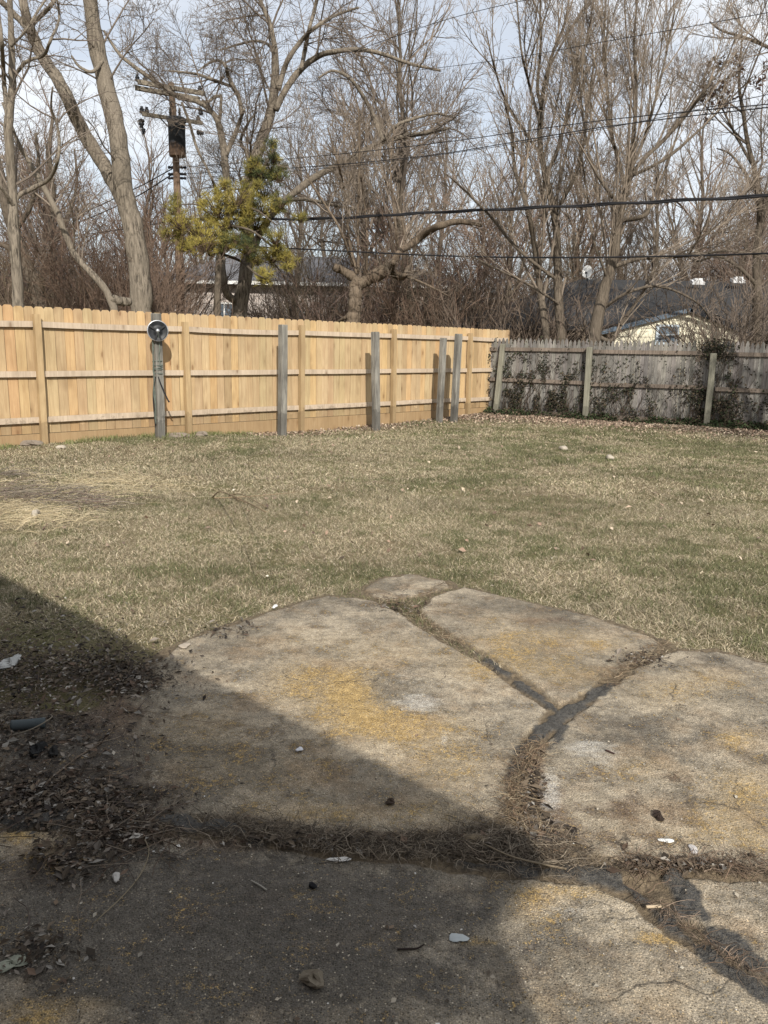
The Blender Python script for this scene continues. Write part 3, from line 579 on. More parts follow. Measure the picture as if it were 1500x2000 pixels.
# ivy on the old fence
rg = RG(17)
def ivy(name, label, n, cx, cz, sx, sz, seed, thr=.5, boost=None):
    rg = RG(seed); t = cx + rg.normal(size=n * 3) * sx; z = cz + rg.normal(size=n * 3) * sz
    den = fbm(t * 1.5, z, 4.5, seed, 4); k = (den > thr + rg.normal(size=len(t)) * .04) & (z > -.02) & (z < 1.78) & (t > -.6); t, z = t[k][:n], z[k][:n]; m = len(t)
    C = np.array([OL(a, .0, b_) for a, b_ in zip(t, z)]) + m3 * (rg.random((m, 1)) * .09 + .012)
    mb = MB(); leaves(mb, C, rg.uniform(.018, .044, m), rg, pick(rg, m, [(.03, .036, .018), (.042, .034, .024), (.06, .045, .03), (.025, .025, .018), (.11, .085, .055)], [.32, .22, .2, .18, .08], .2), flat=.9, elong=1.4, up=np.tile(m3 + Z3 * .4, (m, 1)))
    st = []
    for j in range(max(6, n // 34)):
        a = rg.choice(m); e = [OL(t[a] + rg.normal() * .15, .02, 0.0)]; zz = 0; tt = t[a]
        while zz < z[a] and len(e) < 10: zz += .16; tt += rg.normal() * .075; e.append(OL(tt, .022 + rg.random() * .03, zz))
        if len(e) > 2: st.append(catmull(e, 10))
    if st: tube(mb, np.array(st), np.tile(np.linspace(.006, .0025, 10), (len(st), 1)), 4, col=(.07, .052, .038))
    return tag(mb.build(name, MATT), label, 'ivy', 'ivy climbing the old fence')
ivy('ivy_vine', 'dark ivy creeping up the bay nearest the fence corner', 3000, 1.05, .45, .8, .5, 3, .53)
ivy('ivy_vine', 'ivy tangled over the corner edge where the fences meet', 500, -.32, .9, .1, .6, 4, .42)
ivy('ivy_vine', 'ivy patch on the lower boards of the middle bay', 1700, 3.1, .25, .8, .5, 5, .54)
ivy('ivy_vine', 'dense ivy column hugging the rightmost grey post', 1700, otp[2] + .1, .45, .32, .45, 7, .49)
ivy('ivy_vine', 'ivy crown heaped on top of the rightmost post', 700, otp[2] - .02, 1.55, .17, .12, 9, .30)
ivy('ivy_vine', 'sparse ivy at the right picture edge of the old fence', 800, 6.2, .2, .5, .35, 12, .52)
mb = MB(); n = 15000; t = rg.uniform(-.3, 7.5, n); off = np.abs(rg.normal(size=n)) * .17 + .05; k = rg.random(n) < sstep(.25, .5, fbm(t, off, 1.5, 91, 3)) * (.5 + .5 * sstep(1.5, 3.0, t)); t, off = t[k], off[k]
C = np.array([OL(a, b_, 0) for a, b_ in zip(t, off)]); C[:, 2] = gz(C[:, 0], C[:, 1]) + rg.random(len(C)) * .24 * np.exp(-off / .25)
leaves(mb, C, rg.uniform(.03, .06, len(C)), rg, pick(rg, len(C), [(.03, .045, .018), (.045, .06, .025), (.06, .045, .03), (.10, .075, .05)], [.4, .25, .2, .15], .2), flat=.8, elong=1.1)
tag(mb.build('ground_ivy', MATT), 'dark ivy ground cover along the foot of the old fence', 'ground cover', kind='stuff')
mb = MB(); n = 14000; t = rg.uniform(-2.5, 7.5, n); off = np.abs(rg.normal(size=n)) * .8 + .05; C = np.array([OL(a, b_, 0) for a, b_ in zip(t, off)]); k = inyard(C[:, 0], C[:, 1], .03); C = C[k]
n2 = 500; x, y = frus(n2, rg, 5.5, 18); k = inyard(x, y, .1); C = np.vstack([C, np.stack([x[k], y[k], 0 * x[k]], 1)])
n2 = 1500; tt = rg.uniform(4, 11, n2); oo = np.abs(rg.normal(size=n2)) * .35 + .06; C = np.vstack([C, np.array([FL(a, b_, 0) for a, b_ in zip(tt, oo)])]); k = inyard(C[:, 0], C[:, 1], .03); C = C[k]
C[:, 2] = gz(C[:, 0], C[:, 1]) + .015 + rg.random(len(C)) * .03
leaves(mb, C, rg.uniform(.018, .042, len(C)), rg, pick(rg, len(C), [(.36, .27, .20), (.27, .19, .14), (.44, .36, .27), (.18, .13, .10)], None, .2), flat=.6)
tag(mb.build('fallen_leaves', MATT), 'dry tan leaves blown against the fences', 'leaves', kind='stuff')

# ------------------------------------------------------------------ houses behind
def hip(name, e0, e1, e2, e3, r0_, r1_, th, mt, parent):
    mb = MB(); E = [np.array(p) for p in (e0, e1, e2, e3)]; Rr = [np.array(r0_), np.array(r1_)]; dn = -Z3 * th
    V = E + Rr + [e + dn for e in E]; mb.add(V, [(0, 1, 5, 4), (2, 3, 4, 5), (0, 6, 7, 1), (1, 7, 8, 2), (2, 8, 9, 3), (3, 9, 6, 0), (6, 9, 8, 7)]); mb.F.append(np.array([[3, 0, 4], [1, 2, 5]])); return mb.build(name, mt, parent)
m, t, b = mat('dark_shingle_roof', .95, .2); v = coords(t, (1, 1, 1)); bk = N(t, 'ShaderNodeTexBrick', i_Scale=1.0, offset=.5); bk.inputs['Brick Width'].default_value = .3; bk.inputs['Row Height'].default_value = .14; bk.inputs['Mortar Size'].default_value = .008
bk.inputs['Color1'].default_value = (.030, .030, .031, 1); bk.inputs['Color2'].default_value = (.044, .044, .045, 1); bk.inputs['Mortar'].default_value = (.015, .015, .016, 1); t.links.new(v, bk.inputs['Vector'])
t.links.new(mixc(t, noise(t, v, 1.2, 4), bk.outputs[0], (.035, .035, .036)), b.inputs['Base Color']); SHING = m
m, t, b = mat('cream_lap_siding', .6, .3); v = coords(t); wv = N(t, 'ShaderNodeTexWave', wave_type='BANDS', bands_direction='Z', wave_profile='SAW', i_Scale=1.35); t.links.new(v, wv.inputs['Vector'])
t.links.new(mixc(t, ramp(t, wv.outputs['Fac'], .0, .14, (1, 1, 1), (0, 0, 0)), mixc(t, noise(t, v, 2, 4), (.80, .75, .58), (.70, .65, .50)), (.3, .27, .2)), b.inputs['Base Color']); bump(t, b, wv.outputs['Fac'], .4, .02); SID = m
GLASS = col_mat('window_glass', (.10, .13, .16), .5, 3, rough=.1, useattr=False, spec=.8)
BLUE = col_mat('blue_fascia', (.10, .13, .165), .2, 4, useattr=False)
GUT = col_mat('dark_gutter', (.03, .032, .037), .3, 6, rough=.5, useattr=False)
hb = empty('cream_house', P(1300, 690, 24), 'low cream sided house with dark shingle roof behind the old fence', 'house')
e0 = P(868, 634, 24.5); e1 = P(1750, 648, 23.5); z_e = (e0[2] + e1[2]) / 2; e0[2] = e1[2] = z_e; k0 = P(1135, 552, 30); k1 = P(1560, 545, 29.5); zr = (k0[2] + k1[2]) / 2; k0[2] = k1[2] = zr
hip('roof', e0, e1, e1 + [1, 12, 0], e0 + [1, 12, 0], k0, k1, .1, SHING, hb)
mb = MB(); mb.box((e0 + e1) / 2 + [0, -.06, -.06], (e1 - e0)[0] / 2, .05, .055, (e1 - e0) / np.linalg.norm(e1 - e0), (0, 1, 0)); mb.build('gutter', GUT, hb)
mb = MB(); cc = (e0 + e1) / 2 + [0.5, 6, 0]; mb.box([cc[0], cc[1], z_e / 2 - .1], (e1 - e0)[0] / 2 - .6, 5.4, z_e / 2, col=(1, 1, 1)); mb.build('wall', col_mat('dark_brown_wall', (.09, .08, .07), .3, 3, useattr=False), hb)  # main wall is plain dark brown, lightly mottled
# gabled cream wing in front
D2 = 22.6
wlft = P(1197, 640, D2); pk = P(1352, 603, D2); wr = P(1445, 642, D2); gbz = -.3
mb = MB(); mb.prism([[wlft[0], D2, gbz], [wr[0], D2, gbz], [wr[0], D2, wr[2] - .02], [pk[0], D2, pk[2] - .08], [wlft[0], D2, wlft[2] - .02]], (0, 1.7, 0)); wing = mb.build('wing_wall', SID, hb)
for s_, (aa, bb_) in enumerate(((P(1165, 646, D2 - .12), P(1352, 599, D2 - .12)), (P(1470, 648, D2 - .12), P(1352, 599, D2 - .12)))):
    dd = bb_ - aa; L = np.linalg.norm(dd); dd /= L; nn_ = np.cross(dd, [0, 1, 0]); nn_ = nn_ if nn_[2] > 0 else -nn_
    mb = MB(); mb.box((aa + bb_) / 2 + np.array([0, .95, 0]) + nn_ * .02, L / 2, .92, .03, dd, (0, 1, 0), nn_); mb.build('wing_roof', SHING, hb)
    mb = MB(); mb.box((aa + bb_) / 2 + np.array([0, .012, 0]) - nn_ * .075, L / 2, .015, .06, dd, (0, 1, 0), nn_); mb.build('fascia', BLUE if s_ == 0 else GUT, hb)
mb = MB(); a = P(1284, 636, D2); c_ = P(1320, 672, D2); y_ = D2 - .03
fr = MB(); hw = (c_[0] - a[0]) / 2; hh = (a[2] - c_[2]) / 2; cc = np.array([(a[0] + c_[0]) / 2, y_, (a[2] + c_[2]) / 2])
for (dx, dz, sx, sz) in ((0, hh, hw + .04, .035), (0, -hh, hw + .04, .035), (-hw, 0, .035, hh - .036), (hw, 0, .035, hh - .036), (0, 0, hw - .036, .02)): fr.box(cc + [dx, 0, dz], sx, .03, sz)
wf_ = fr.build('window', col_mat('pale_blue_frame', (.42, .48, .53), .1, 4, useattr=False), hb); mb = MB(); mb.box(cc + [0, .02, 0], hw - .03, .005, hh - .03); mb.build('pane', GLASS, wf_)
for px, py in ((1362, 549), (1441, 546)):
    v0 = P(px, py + 2, 28.5); mb = MB(); mb.box(v0, .22, .15, .05, (1, .1, 0), (0, .95, .3), (0, -.3, .95)); mb.box(v0 + [0, -.02, .08], .13, .09, .04); mb.build('roof_vent', col_mat('pale_vent_metal', (.6, .6, .6), .1, 5, useattr=False), hb)
# satellite dish
dd0 = P(1147, 532, 26.5); de = empty('satellite_dish', dd0, 'small white oval satellite dish above the dark roof', 'dish'); ax = np.array([-.35, -.9, .25]); ax /= np.linalg.norm(ax)
mb = MB(); lathe(mb, dd0, ax, [(.03, .0), (.0, .02), (.02, .10), (.05, .165), (.045, .168), (.01, .1), (-.015, 0)], 28, (1, 1, 1)); mb.V[-1][:, 2] = dd0[2] + (mb.V[-1][:, 2] - dd0[2]) * 1.25; mb.build('reflector', TRIMW, de, smooth=True)
mb = MB(); tube(mb, [dd0 - ax * .01, dd0 - ax * .12 - Z3 * .1, dd0 - ax * .12 - Z3 * .8], np.full((1, 3), .022), 6); mb.build('mast', GUT, de); mb = MB(); tube(mb, [dd0 - Z3 * .2, dd0 + ax * .25 - Z3 * .12], np.full((1, 2), .012), 5); mb.box(dd0 + ax * .26 - Z3 * .1, .03, .04, .03); mb.build('receiver_arm', GUT, de)
# low red-trimmed shed left of it
se = empty('garden_shed', P(990, 640, 27.5), 'low shed with red edged dark roof left of the cream house', 'shed'); a = P(925, 622, 27.5); bq = P(1018, 592, 27.5); cq = P(1090, 615, 27.5)
mb = MB(); mb.prism([[a[0] + .2, 27.6, -.3], [cq[0] - .2, 27.6, -.3], [cq[0] - .2, 27.6, cq[2] - .05], [bq[0], 27.6, bq[2] - .1], [a[0] + .2, 27.6, a[2] - .02]], (0, 2.5, 0)); mb.build('wall', TRIMW, se)
for i_, (u_, w_) in enumerate(((a, bq), (cq, bq))):
    dd = w_ - u_; L = np.linalg.norm(dd); dd /= L; nn_ = np.cross(dd, [0, 1, 0]); nn_ = nn_ if nn_[2] > 0 else -nn_; mb = MB(); mb.box((u_ + w_) / 2 + np.array([0, 1.2, 0]) + nn_ * .03, L / 2, 1.5, .03, dd, (0, 1, 0), nn_); mb.build('roof', SHING, se)
    mb = MB(); mb.box((u_ + w_) / 2 - np.array([0, .32, 0]) - nn_ * .03, L / 2, .015, .03, dd, (0, 1, 0), nn_); mb.build('trim', col_mat('red_trim', (.3, .05, .05), .2, 4, useattr=False), se)
# pale brick house far behind the new fence
m, t, b = mat('pale_brick', .9, .2); v = coords(t); bk = N(t, 'ShaderNodeTexBrick', i_Scale=1.0); bk.inputs['Brick Width'].default_value = .4; bk.inputs['Row Height'].default_value = .13; bk.inputs['Mortar Size'].default_value = .01
bk.inputs['Color1'].default_value = (.50, .43, .385, 1); bk.inputs['Color2'].default_value = (.42, .37, .34, 1); bk.inputs['Mortar'].default_value = (.48, .45, .42, 1)
sw = N(t, 'ShaderNodeMapping'); sw.inputs['Rotation'].default_value = (R(90), 0, 0); t.links.new(v, sw.inputs[0]); t.links.new(sw.outputs[0], bk.inputs['Vector']); t.links.new(bk.outputs[0], b.inputs['Base Color']); PBR = m
hh_ = empty('brick_house', P(560, 640, 42), 'pale brick house with grey roof seen through trunks beyond the new fence', 'house'); L0 = P(300, 560, 42); R0 = P(900, 566, 42); ez = P(360, 548, 42)[2]
mb = MB(); mb.box([(L0[0] + R0[0]) / 2, 46, ez / 2 - .15], (R0[0] - L0[0]) / 2, 4, ez / 2 + .15); mb.build('wall', PBR, hh_)
GREYR = col_mat('grey_shingles', (.13, .13, .14), .25, 20, useattr=False)
hip('roof', [L0[0] - .5, 41.5, ez], [R0[0] + .5, 41.5, ez], [R0[0] + .5, 50.5, ez], [L0[0] - .5, 50.5, ez], [L0[0] + 3.5, 46, ez + 1.7], [R0[0] - 3.5, 46, ez + 1.7], .16, GREYR, hh_)
mb = MB(); mb.box([(L0[0] + R0[0]) / 2, 41.44, ez - .08], (R0[0] - L0[0]) / 2 + .5, .05, .08); mb.build('gutter', TRIMW, hh_)
for px, py in ((438, 606), (577, 616), (735, 596)):
    q = P(px, py, 41.95); fr = MB()
    for (dx, dz, sx, sz) in ((0, .35, .5, .04), (0, -.35, .5, .04), (-.46, 0, .04, .31), (.46, 0, .04, .31), (0, 0, .03, .31)): fr.box(q + [dx, 0, dz], sx, .04, sz)
    wf_ = fr.build('window', TRIMW, hh_); mb = MB(); mb.box(q + [0, .03, 0], .45, .01, .32); mb.build('pane', GLASS, wf_)

# ------------------------------------------------------------------ utility pole
DP = 26.0; PW = wood_mat('creosoted_pole_wood', (.30, .21, .15), (.12, .08, .055), .9, False); pe = empty('utility_pole', P(353, 640, DP), 'tall wooden utility pole with two crossarms and a rusty transformer', 'utility pole')
p_, r_ = limb([(354, 690, 16), (352, 560, 16), (346, 370, 13), (341, 260, 12), (334, 162, 11)], DP, 16); mb = MB(); tube(mb, p_, r_ * 1.02, 14); mb.build('pole', PW, pe, smooth=True)
AR = wood_mat('crossarm_wood', (.30, .26, .20), (.15, .13, .10), .9, False)
def arm(x0, y0, x1, y1, D0, D1, hz, hy, off=0):
    a = P(x0, y0, D0); c_ = P(x1, y1, D1); dd = c_ - a; L = np.linalg.norm(dd); dd /= L; up = np.cross(dd, [0, 1.0, 0]); up = up if up[2] > 0 else -up; up /= np.linalg.norm(up); yy = np.cross(up, dd); mb = MB(); mb.box((a + c_) / 2 + yy * off, L / 2, hy, hz, dd, yy, up); mb.build('crossarm', AR, pe); return a, c_, dd, up, yy
a1 = arm(266, 163, 397, 186, DP - .6, DP + .5, .06, .05, -.17); arm(268, 168, 394, 191, DP - .6, DP + .5, .06, .05, .19)
a2 = arm(275, 225, 392, 243, DP - .5, DP + .45, .05, .045, -.16)
def insul(c_, up, s=1.0):
    mb = MB(); lathe(mb, c_, up, [(0, .02), (.02, .055), (.05, .06), (.06, .04), (.08, .055), (.10, .05), (.12, .03), (.15, .035), (.16, 0)], 14); mb.V[-1] = c_ + (mb.V[-1] - c_) * s; mb.build('insulator', BLK, pe, smooth=True)
for A_, ts in ((a1, (.02, .13, .95)), (a2, (.02, .1, .96))):
    for tt in ts: insul(A_[0] + (A_[1] - A_[0]) * tt + A_[3] * .05, A_[3], 1.3)
insul(P(276, 232, DP - .6), -Z3, 1.6); insul(P(280, 250, DP - .6), -Z3, 1.1); insul(P(384, 258, DP), np.array([1.0, 0, -.15]), 1.4); insul(P(392, 225, DP + .3), Z3, 1.4)
for (x0, y0, x1, y1) in ((316, 178, 336, 205), (314, 232, 336, 256)):
    mb = MB(); tube(mb, [P(x0, y0, DP - .25), P(x1, y1, DP - .15)], np.full((1, 2), .02), 5); mb.build('brace', GUT, pe)
for yy_ in (327, 340, 348):
    for sx in (-1, 1):
        q = P(346 + sx * 9, yy_, DP); mb = MB(); lathe(mb, q, [sx, 0, 0], [(-.06, .03), (0, .045), (.06, .03), (.1, .05), (.14, .03), (.14, 0)], 10); mb.build('insulator', BLK, pe, smooth=True)
m, t, b = mat('rusted_transformer_steel', .7, .4); v = coords(t, (1, 1, .45)); sepx = N(t, 'ShaderNodeSeparateXYZ'); gcc = N(t, 'ShaderNodeTexCoord'); t.links.new(gcc.outputs['Generated'], sepx.inputs[0])
rn = mad(sepx.outputs[2], -.9, noise(t, v, 6, 6, .65)); t.links.new(ramp(t, rn, .24, .42, (.026, .03, .036), (.17, .11, .075)), b.inputs['Base Color']); RUST = m
tcn = P(345.5, 268, DP - .42); top_ = tcn + Z3 * .53; mb = MB()
lathe(mb, tcn - Z3 * .55, Z3, [(0, 0), (0, .225), (.03, .245), (.95, .25), (.97, .285), (1.06, .285), (1.09, .25), (1.12, .12), (1.13, 0)], 24); te = mb.build('transformer', RUST, pe, smooth=True)
for a_ in (-.6, .5): q = tcn + Z3 * .58 + np.array([a_ * .25, -.1, 0]); mb = MB(); lathe(mb, q, Z3, [(0, .04), (.05, .03), (.07, .05), (.11, .03), (.13, .045), (.2, .02), (.2, 0)], 10); mb.build('bushing', BLK, te, smooth=True)
# wires
WIRE = col_mat('black_cable', (.018, .018, .02), .2, 5, rough=.7, useattr=False)
def wire(pts, r, label, K=40, wob=0, strands=1):
    q = np.array([P(*p) for p in pts]); c_ = catmull(q, K); mb = MB()
    for s_ in range(strands):
        o_ = np.stack([0 * np.arange(K), .018 * s_ + 0 * np.arange(K) + .012 * np.sin(np.arange(K) * .9 + s_ * 2) * (strands > 1), .03 * s_ + .012 * np.cos(np.arange(K) * 1.1 + s_) * (strands > 1)], 1); tube(mb, c_ + o_, np.full(K, r), 5)
    tag(mb.build('overhead_cable', WIRE, smooth=True), label, 'cable', 'overhead cables')
wire([(350, 428, 26), (600, 429, 23.5), (850, 416, 21.2), (1170, 401, 18.5), (1560, 381, 16)], .022, 'thick black lashed cable, upper of the two heavy ones', 60, strands=2)
wire([(350, 476, 26), (600, 487, 23.5), (850, 499, 21), (1080, 503, 19), (1330, 500, 17.4), (1560, 493, 16)], .019, 'heavy black cable, lower of the two crossing above the fences', 60, strands=1)
wire([(356, 327, 26), (600, 307, 22.5), (850, 280, 19.4), (1180, 235, 16.2), (1560, 198, 13.5)], .009, 'cable running right from the topmost pole bracket', 50)
wire([(356, 340, 26), (600, 326, 22.5), (850, 302, 19.4), (1180, 248, 16.2), (1560, 203, 13.5)], .010, 'cable running right from the middle pole bracket', 50)
wire([(356, 348, 26), (600, 332, 22.5), (850, 304, 19.3), (1180, 251, 16.1), (1560, 172, 13.4)], .006, 'thin cable running right from the lowest pole bracket', 50)
wire([(398, 186, 26.4), (560, 165, 23), (925, 124, 18.5), (1200, 78, 15.5), (1560, 14, 12.5)], .006, 'thin high wire from the upper crossarm to the right', 50)
wire([(398, 183, 26.4), (600, 130, 22), (860, 42, 17.5), (1060, -8, 15.2), (1200, -50, 14)], .006, 'highest thin wire leaving the frame at the top', 40)
wire([(336, 330, 26), (250, 375, 29), (120, 430, 34), (-60, 475, 42)], .018, 'cable running left from the topmost pole bracket', 30)
wire([(336, 341, 26), (250, 392, 29), (120, 445, 34), (-60, 492, 42)], .02, 'cable running left from the middle pole bracket', 30)
wire([(266, 166, 25.4), (180, 190, 29), (60, 230, 36), (-60, 262, 44)], .008, 'thin wire running left from the upper crossarm', 30)
wire([(350, 428, 26), (250, 446, 29), (120, 463, 34), (-60, 478, 42)], .018, 'heavy cable continuing left behind the big trunk', 30)
# ------------------------------------------------------------------ trees
def crown_mesh(levels, mb, cols):
    for k, (Pq, Rq) in enumerate(levels): tube(mb, Pq, Rq, 4 if k == 0 else 3, col=cols)
def tree(name, label, limbs, bark, twig, seed, D, spec, cat_='tree', trunk_sides=9, extra=None, group=None, gn=.045):
    """limbs: traced main limbs; spec: list of spawn kwargs, one per level"""
    rg = RG(seed); b0 = limbs[0][0][0].copy(); b0[2] = 0
    e = empty(name, b0, label, cat_, group); mb = MB()
    for Pq, Rq in limbs:
        Pq, Rq = catmull(Pq, 34), np.interp(np.linspace(0, 13, 34), np.arange(14), Rq); jr = RG(seed + 1); Rq = Rq * (1 + jr.normal(size=34) * gn); Pq = Pq + jr.normal(size=(34, 3)) * Rq[:, None] * gn * 1.2; tube(mb, Pq, np.maximum(Rq, .004), trunk_sides)
    mb.build('trunk', bark, e, smooth=True)
    cur = stack(limbs); allc = MB(); lv = []
    for s in spec:
        s = dict(s); n = s.pop('n'); keep = s.pop('keep', False); nx_ = spawn(cur[0], cur[1], n, rg, **s); lv.append(nx_); cur = nx_
    for k, l in enumerate(lv): tube(allc, l[0], l[1], 5 if k == 0 else 3)
    allc.build('crown', twig, e); return e
def S(n, ang=(30, 60), lr=(.4, .7), K=6, wig=.13, up=.2, rr=.6, rmin=.007, t0=.25, **kw): return dict(n=n, ang=ang, lr=lr, K=K, wig=wig, up=up, rr=rr, rmin=rmin * .8, t0=t0, **kw)
def LM(D, *ls, drift=.35, seed=0, D2=None): return [limb(l, D, 14, seed + i, drift if i else .1) for i, l in enumerate(ls)]

# big leaning twin trunk at the left
tree('bare_tree', 'huge pale-barked twin trunk tree, one trunk leaning far left', LM(20,
    [(279, 650, 46), (276, 600, 42), (270, 520, 40), (257, 430, 38), (240, 370, 36), (234, 300, 34), (222, 225, 33), (202, 150, 31), (185, 70, 28), (172, -30, 27), (160, -140, 25)],
    [(246, 410, 24), (215, 345, 25), (193, 307, 26), (153, 240, 25), (123, 173, 23), (83, 110, 21), (60, 60, 19), (45, 5, 17), (35, -70, 15)],
    [(60, 60, 12), (30, 30, 11), (0, 0, 10), (-40, -40, 8)], [(50, 60, 9), (75, 35, 8), (100, 10, 7), (125, -30, 6)],
    [(200, 120, 7), (180, 140, 6), (155, 130, 5), (140, 110, 4)]), BARK_G, TWIG, 1, 20,
    [S(3.5, (35, 75), (.15, .4), t0=.45, lmax=3.2), S(5, (30, 70), (.35, .7), wig=.2), S(5, (30, 65), (.35, .7), wig=.22, K=5), S(3, (25, 60), (.4, .7), wig=.2, K=4, rmin=.005)])
# slender tree at the left edge
tree('bare_tree', 'slender grey tree at the left picture edge with forked upswept limbs', LM(17,
    [(37, 640, 22), (34, 560, 21), (28, 470, 20), (25, 400, 19), (21, 320, 17), (16, 240, 16), (24, 170, 13), (22, 80, 11), (18, -20, 9)],
    [(28, 425, 10), (33, 385, 9), (70, 365, 8), (100, 345, 7), (115, 300, 6), (113, 250, 5), (100, 210, 4), (103, 170, 3)],
    [(26, 160, 7), (32, 143, 7), (55, 118, 6), (85, 108, 6), (100, 75, 5), (115, 40, 4), (112, 0, 3)],
    [(14, 230, 9), (8, 160, 8), (3, 80, 7), (-6, 0, 6)], [(22, 90, 5), (50, 60, 4), (75, 20, 4), (100, -15, 3)],
    [(25, 400, 8), (5, 370, 6), (-20, 350, 5)]), BARK_G, TWIG, 2, 17,
    [S(4.5, (35, 70), (.25, .55), t0=.3, lmax=2), S(5, (30, 65), (.35, .7), wig=.2), S(4, (30, 65), (.4, .7), wig=.2, K=4, rmin=.005)])
tree('bare_tree', 'thin bare trunk bending left beside a sawn horizontal log stub', LM(18.5,
    [(232, 640, 15), (213, 577, 14), (187, 543, 13), (150, 503, 12), (127, 457, 12), (112, 415, 11), (97, 387, 11), (67, 333, 10), (43, 293, 8), (28, 262, 7), (5, 200, 5)],
    [(218, 583, 17), (235, 588, 17), (253, 590, 16)]), BARK_G, TWIG_P, 3, 18.5,
    [S(5, (30, 60), (.2, .45), t0=.2, lmax=2), S(5, (30, 65), (.4, .7), wig=.2), S(4, (30, 65), (.4, .7), wig=.2, K=4)])
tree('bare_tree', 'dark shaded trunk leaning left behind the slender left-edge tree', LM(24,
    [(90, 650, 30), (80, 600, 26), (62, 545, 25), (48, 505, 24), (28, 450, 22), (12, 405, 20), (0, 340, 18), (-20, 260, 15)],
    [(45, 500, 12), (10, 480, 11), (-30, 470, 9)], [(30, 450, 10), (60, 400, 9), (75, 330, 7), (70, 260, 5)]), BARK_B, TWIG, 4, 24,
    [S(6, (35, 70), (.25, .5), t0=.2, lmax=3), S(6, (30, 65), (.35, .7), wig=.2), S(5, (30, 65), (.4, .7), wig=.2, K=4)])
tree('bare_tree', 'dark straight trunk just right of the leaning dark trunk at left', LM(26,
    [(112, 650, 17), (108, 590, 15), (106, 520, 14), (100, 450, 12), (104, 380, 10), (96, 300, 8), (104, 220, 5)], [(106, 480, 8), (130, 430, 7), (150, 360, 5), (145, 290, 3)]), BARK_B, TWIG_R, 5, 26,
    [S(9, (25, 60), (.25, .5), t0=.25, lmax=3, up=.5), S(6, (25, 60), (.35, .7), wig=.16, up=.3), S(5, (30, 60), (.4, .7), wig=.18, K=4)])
# large spreading tree behind the pine
tree('bare_tree', 'largest spreading tree with arching limbs rising behind the pine', LM(25,
    [(468, 660, 34), (468, 600, 32), (478, 540, 26), (487, 470, 24), (482, 400, 23), (492, 330, 22), (512, 270, 21), (530, 215, 19), (536, 160, 16), (537, 100, 12), (528, 50, 9), (510, 5, 8), (492, -50, 6)],
    [(538, 215, 12), (560, 170, 12), (590, 133, 11), (625, 108, 10), (665, 99, 9), (710, 97, 8), (755, 108, 7), (800, 124, 6), (860, 138, 4)],
    [(543, 175, 11), (553, 140, 10), (565, 112, 9), (592, 75, 8), (622, 49, 7), (660, 28, 5), (700, 15, 4)],
    [(588, 135, 8), (596, 95, 8), (604, 55, 7), (614, 20, 7), (625, -30, 6)],
    [(534, 98, 6), (520, 85, 5), (498, 80, 5), (465, 87, 4), (430, 98, 3)],
    [(466, 590, 18), (444, 575, 14), (437, 540, 12), (434, 500, 12), (440, 440, 12)],
    [(482, 560, 15), (492, 500, 14), (505, 460, 14), (530, 420, 14), (552, 396, 13), (600, 356, 13), (642, 331, 12), (690, 308, 11), (730, 284, 10), (775, 269, 9), (830, 260, 8), (880, 250, 5)],
    [(748, 276, 9), (738, 248, 9), (722, 210, 8), (702, 177, 7), (682, 152, 6), (650, 138, 5), (622, 152, 3)],
    [(750, 275, 7), (775, 245, 6), (805, 233, 6), (850, 222, 5), (890, 230, 3)],
    [(490, 340, 8), (482, 300, 7), (470, 275, 6), (485, 240, 5), (500, 220, 4)], [(560, 390, 8), (600, 390, 7), (650, 400, 6), (700, 410, 5)]), BARK_G, TWIG, 6, 25,
    [S(7, (30, 70), (.15, .42), t0=.25, lmax=3.6, up=.35, wig=.16), S(6, (30, 65), (.35, .75), wig=.2), S(6, (30, 65), (.4, .75), wig=.22, K=5), S(3, (25, 60), (.4, .7), wig=.2, K=4, rmin=.006)])
tree('bare_tree', 'forked tree right of the utility pole with a broken pale stub', LM(24,
    [(448, 430, 16), (445, 370, 15), (440, 325, 15), (438, 295, 14), (430, 255, 12), (423, 232, 11), (408, 213, 10), (385, 198, 9), (345, 188, 9), (305, 160, 8), (262, 130, 7), (235, 108, 6), (217, 83, 5), (203, 60, 4)],
    [(440, 305, 10), (452, 278, 9), (463, 252, 8), (470, 232, 7), (477, 214, 4)],
    [(472, 225, 8), (468, 195, 8), (457, 172, 8), (446, 150, 7), (440, 128, 6), (425, 118, 5), (405, 125, 4), (385, 140, 2)],
    [(450, 168, 6), (430, 161, 6), (410, 154, 6), (385, 145, 5), (355, 141, 4), (330, 138, 3)],
    [(428, 240, 6), (431, 215, 6), (432, 186, 5)], [(430, 187, 6), (418, 190, 6), (405, 200, 4), (395, 195, 2)],
    [(355, 200, 5), (370, 240, 5), (385, 290, 5), (410, 340, 5), (425, 380, 6)]), BARK_G, TWIG, 7, 24,
    [S(6, (35, 80), (.15, .45), t0=.2, lmax=2.4, up=.3, wig=.2), S(5, (30, 70), (.35, .7), wig=.22), S(5, (30, 65), (.4, .7), wig=.22, K=5), S(2, (25, 60), (.4, .7), wig=.2, K=4, rmin=.005)])
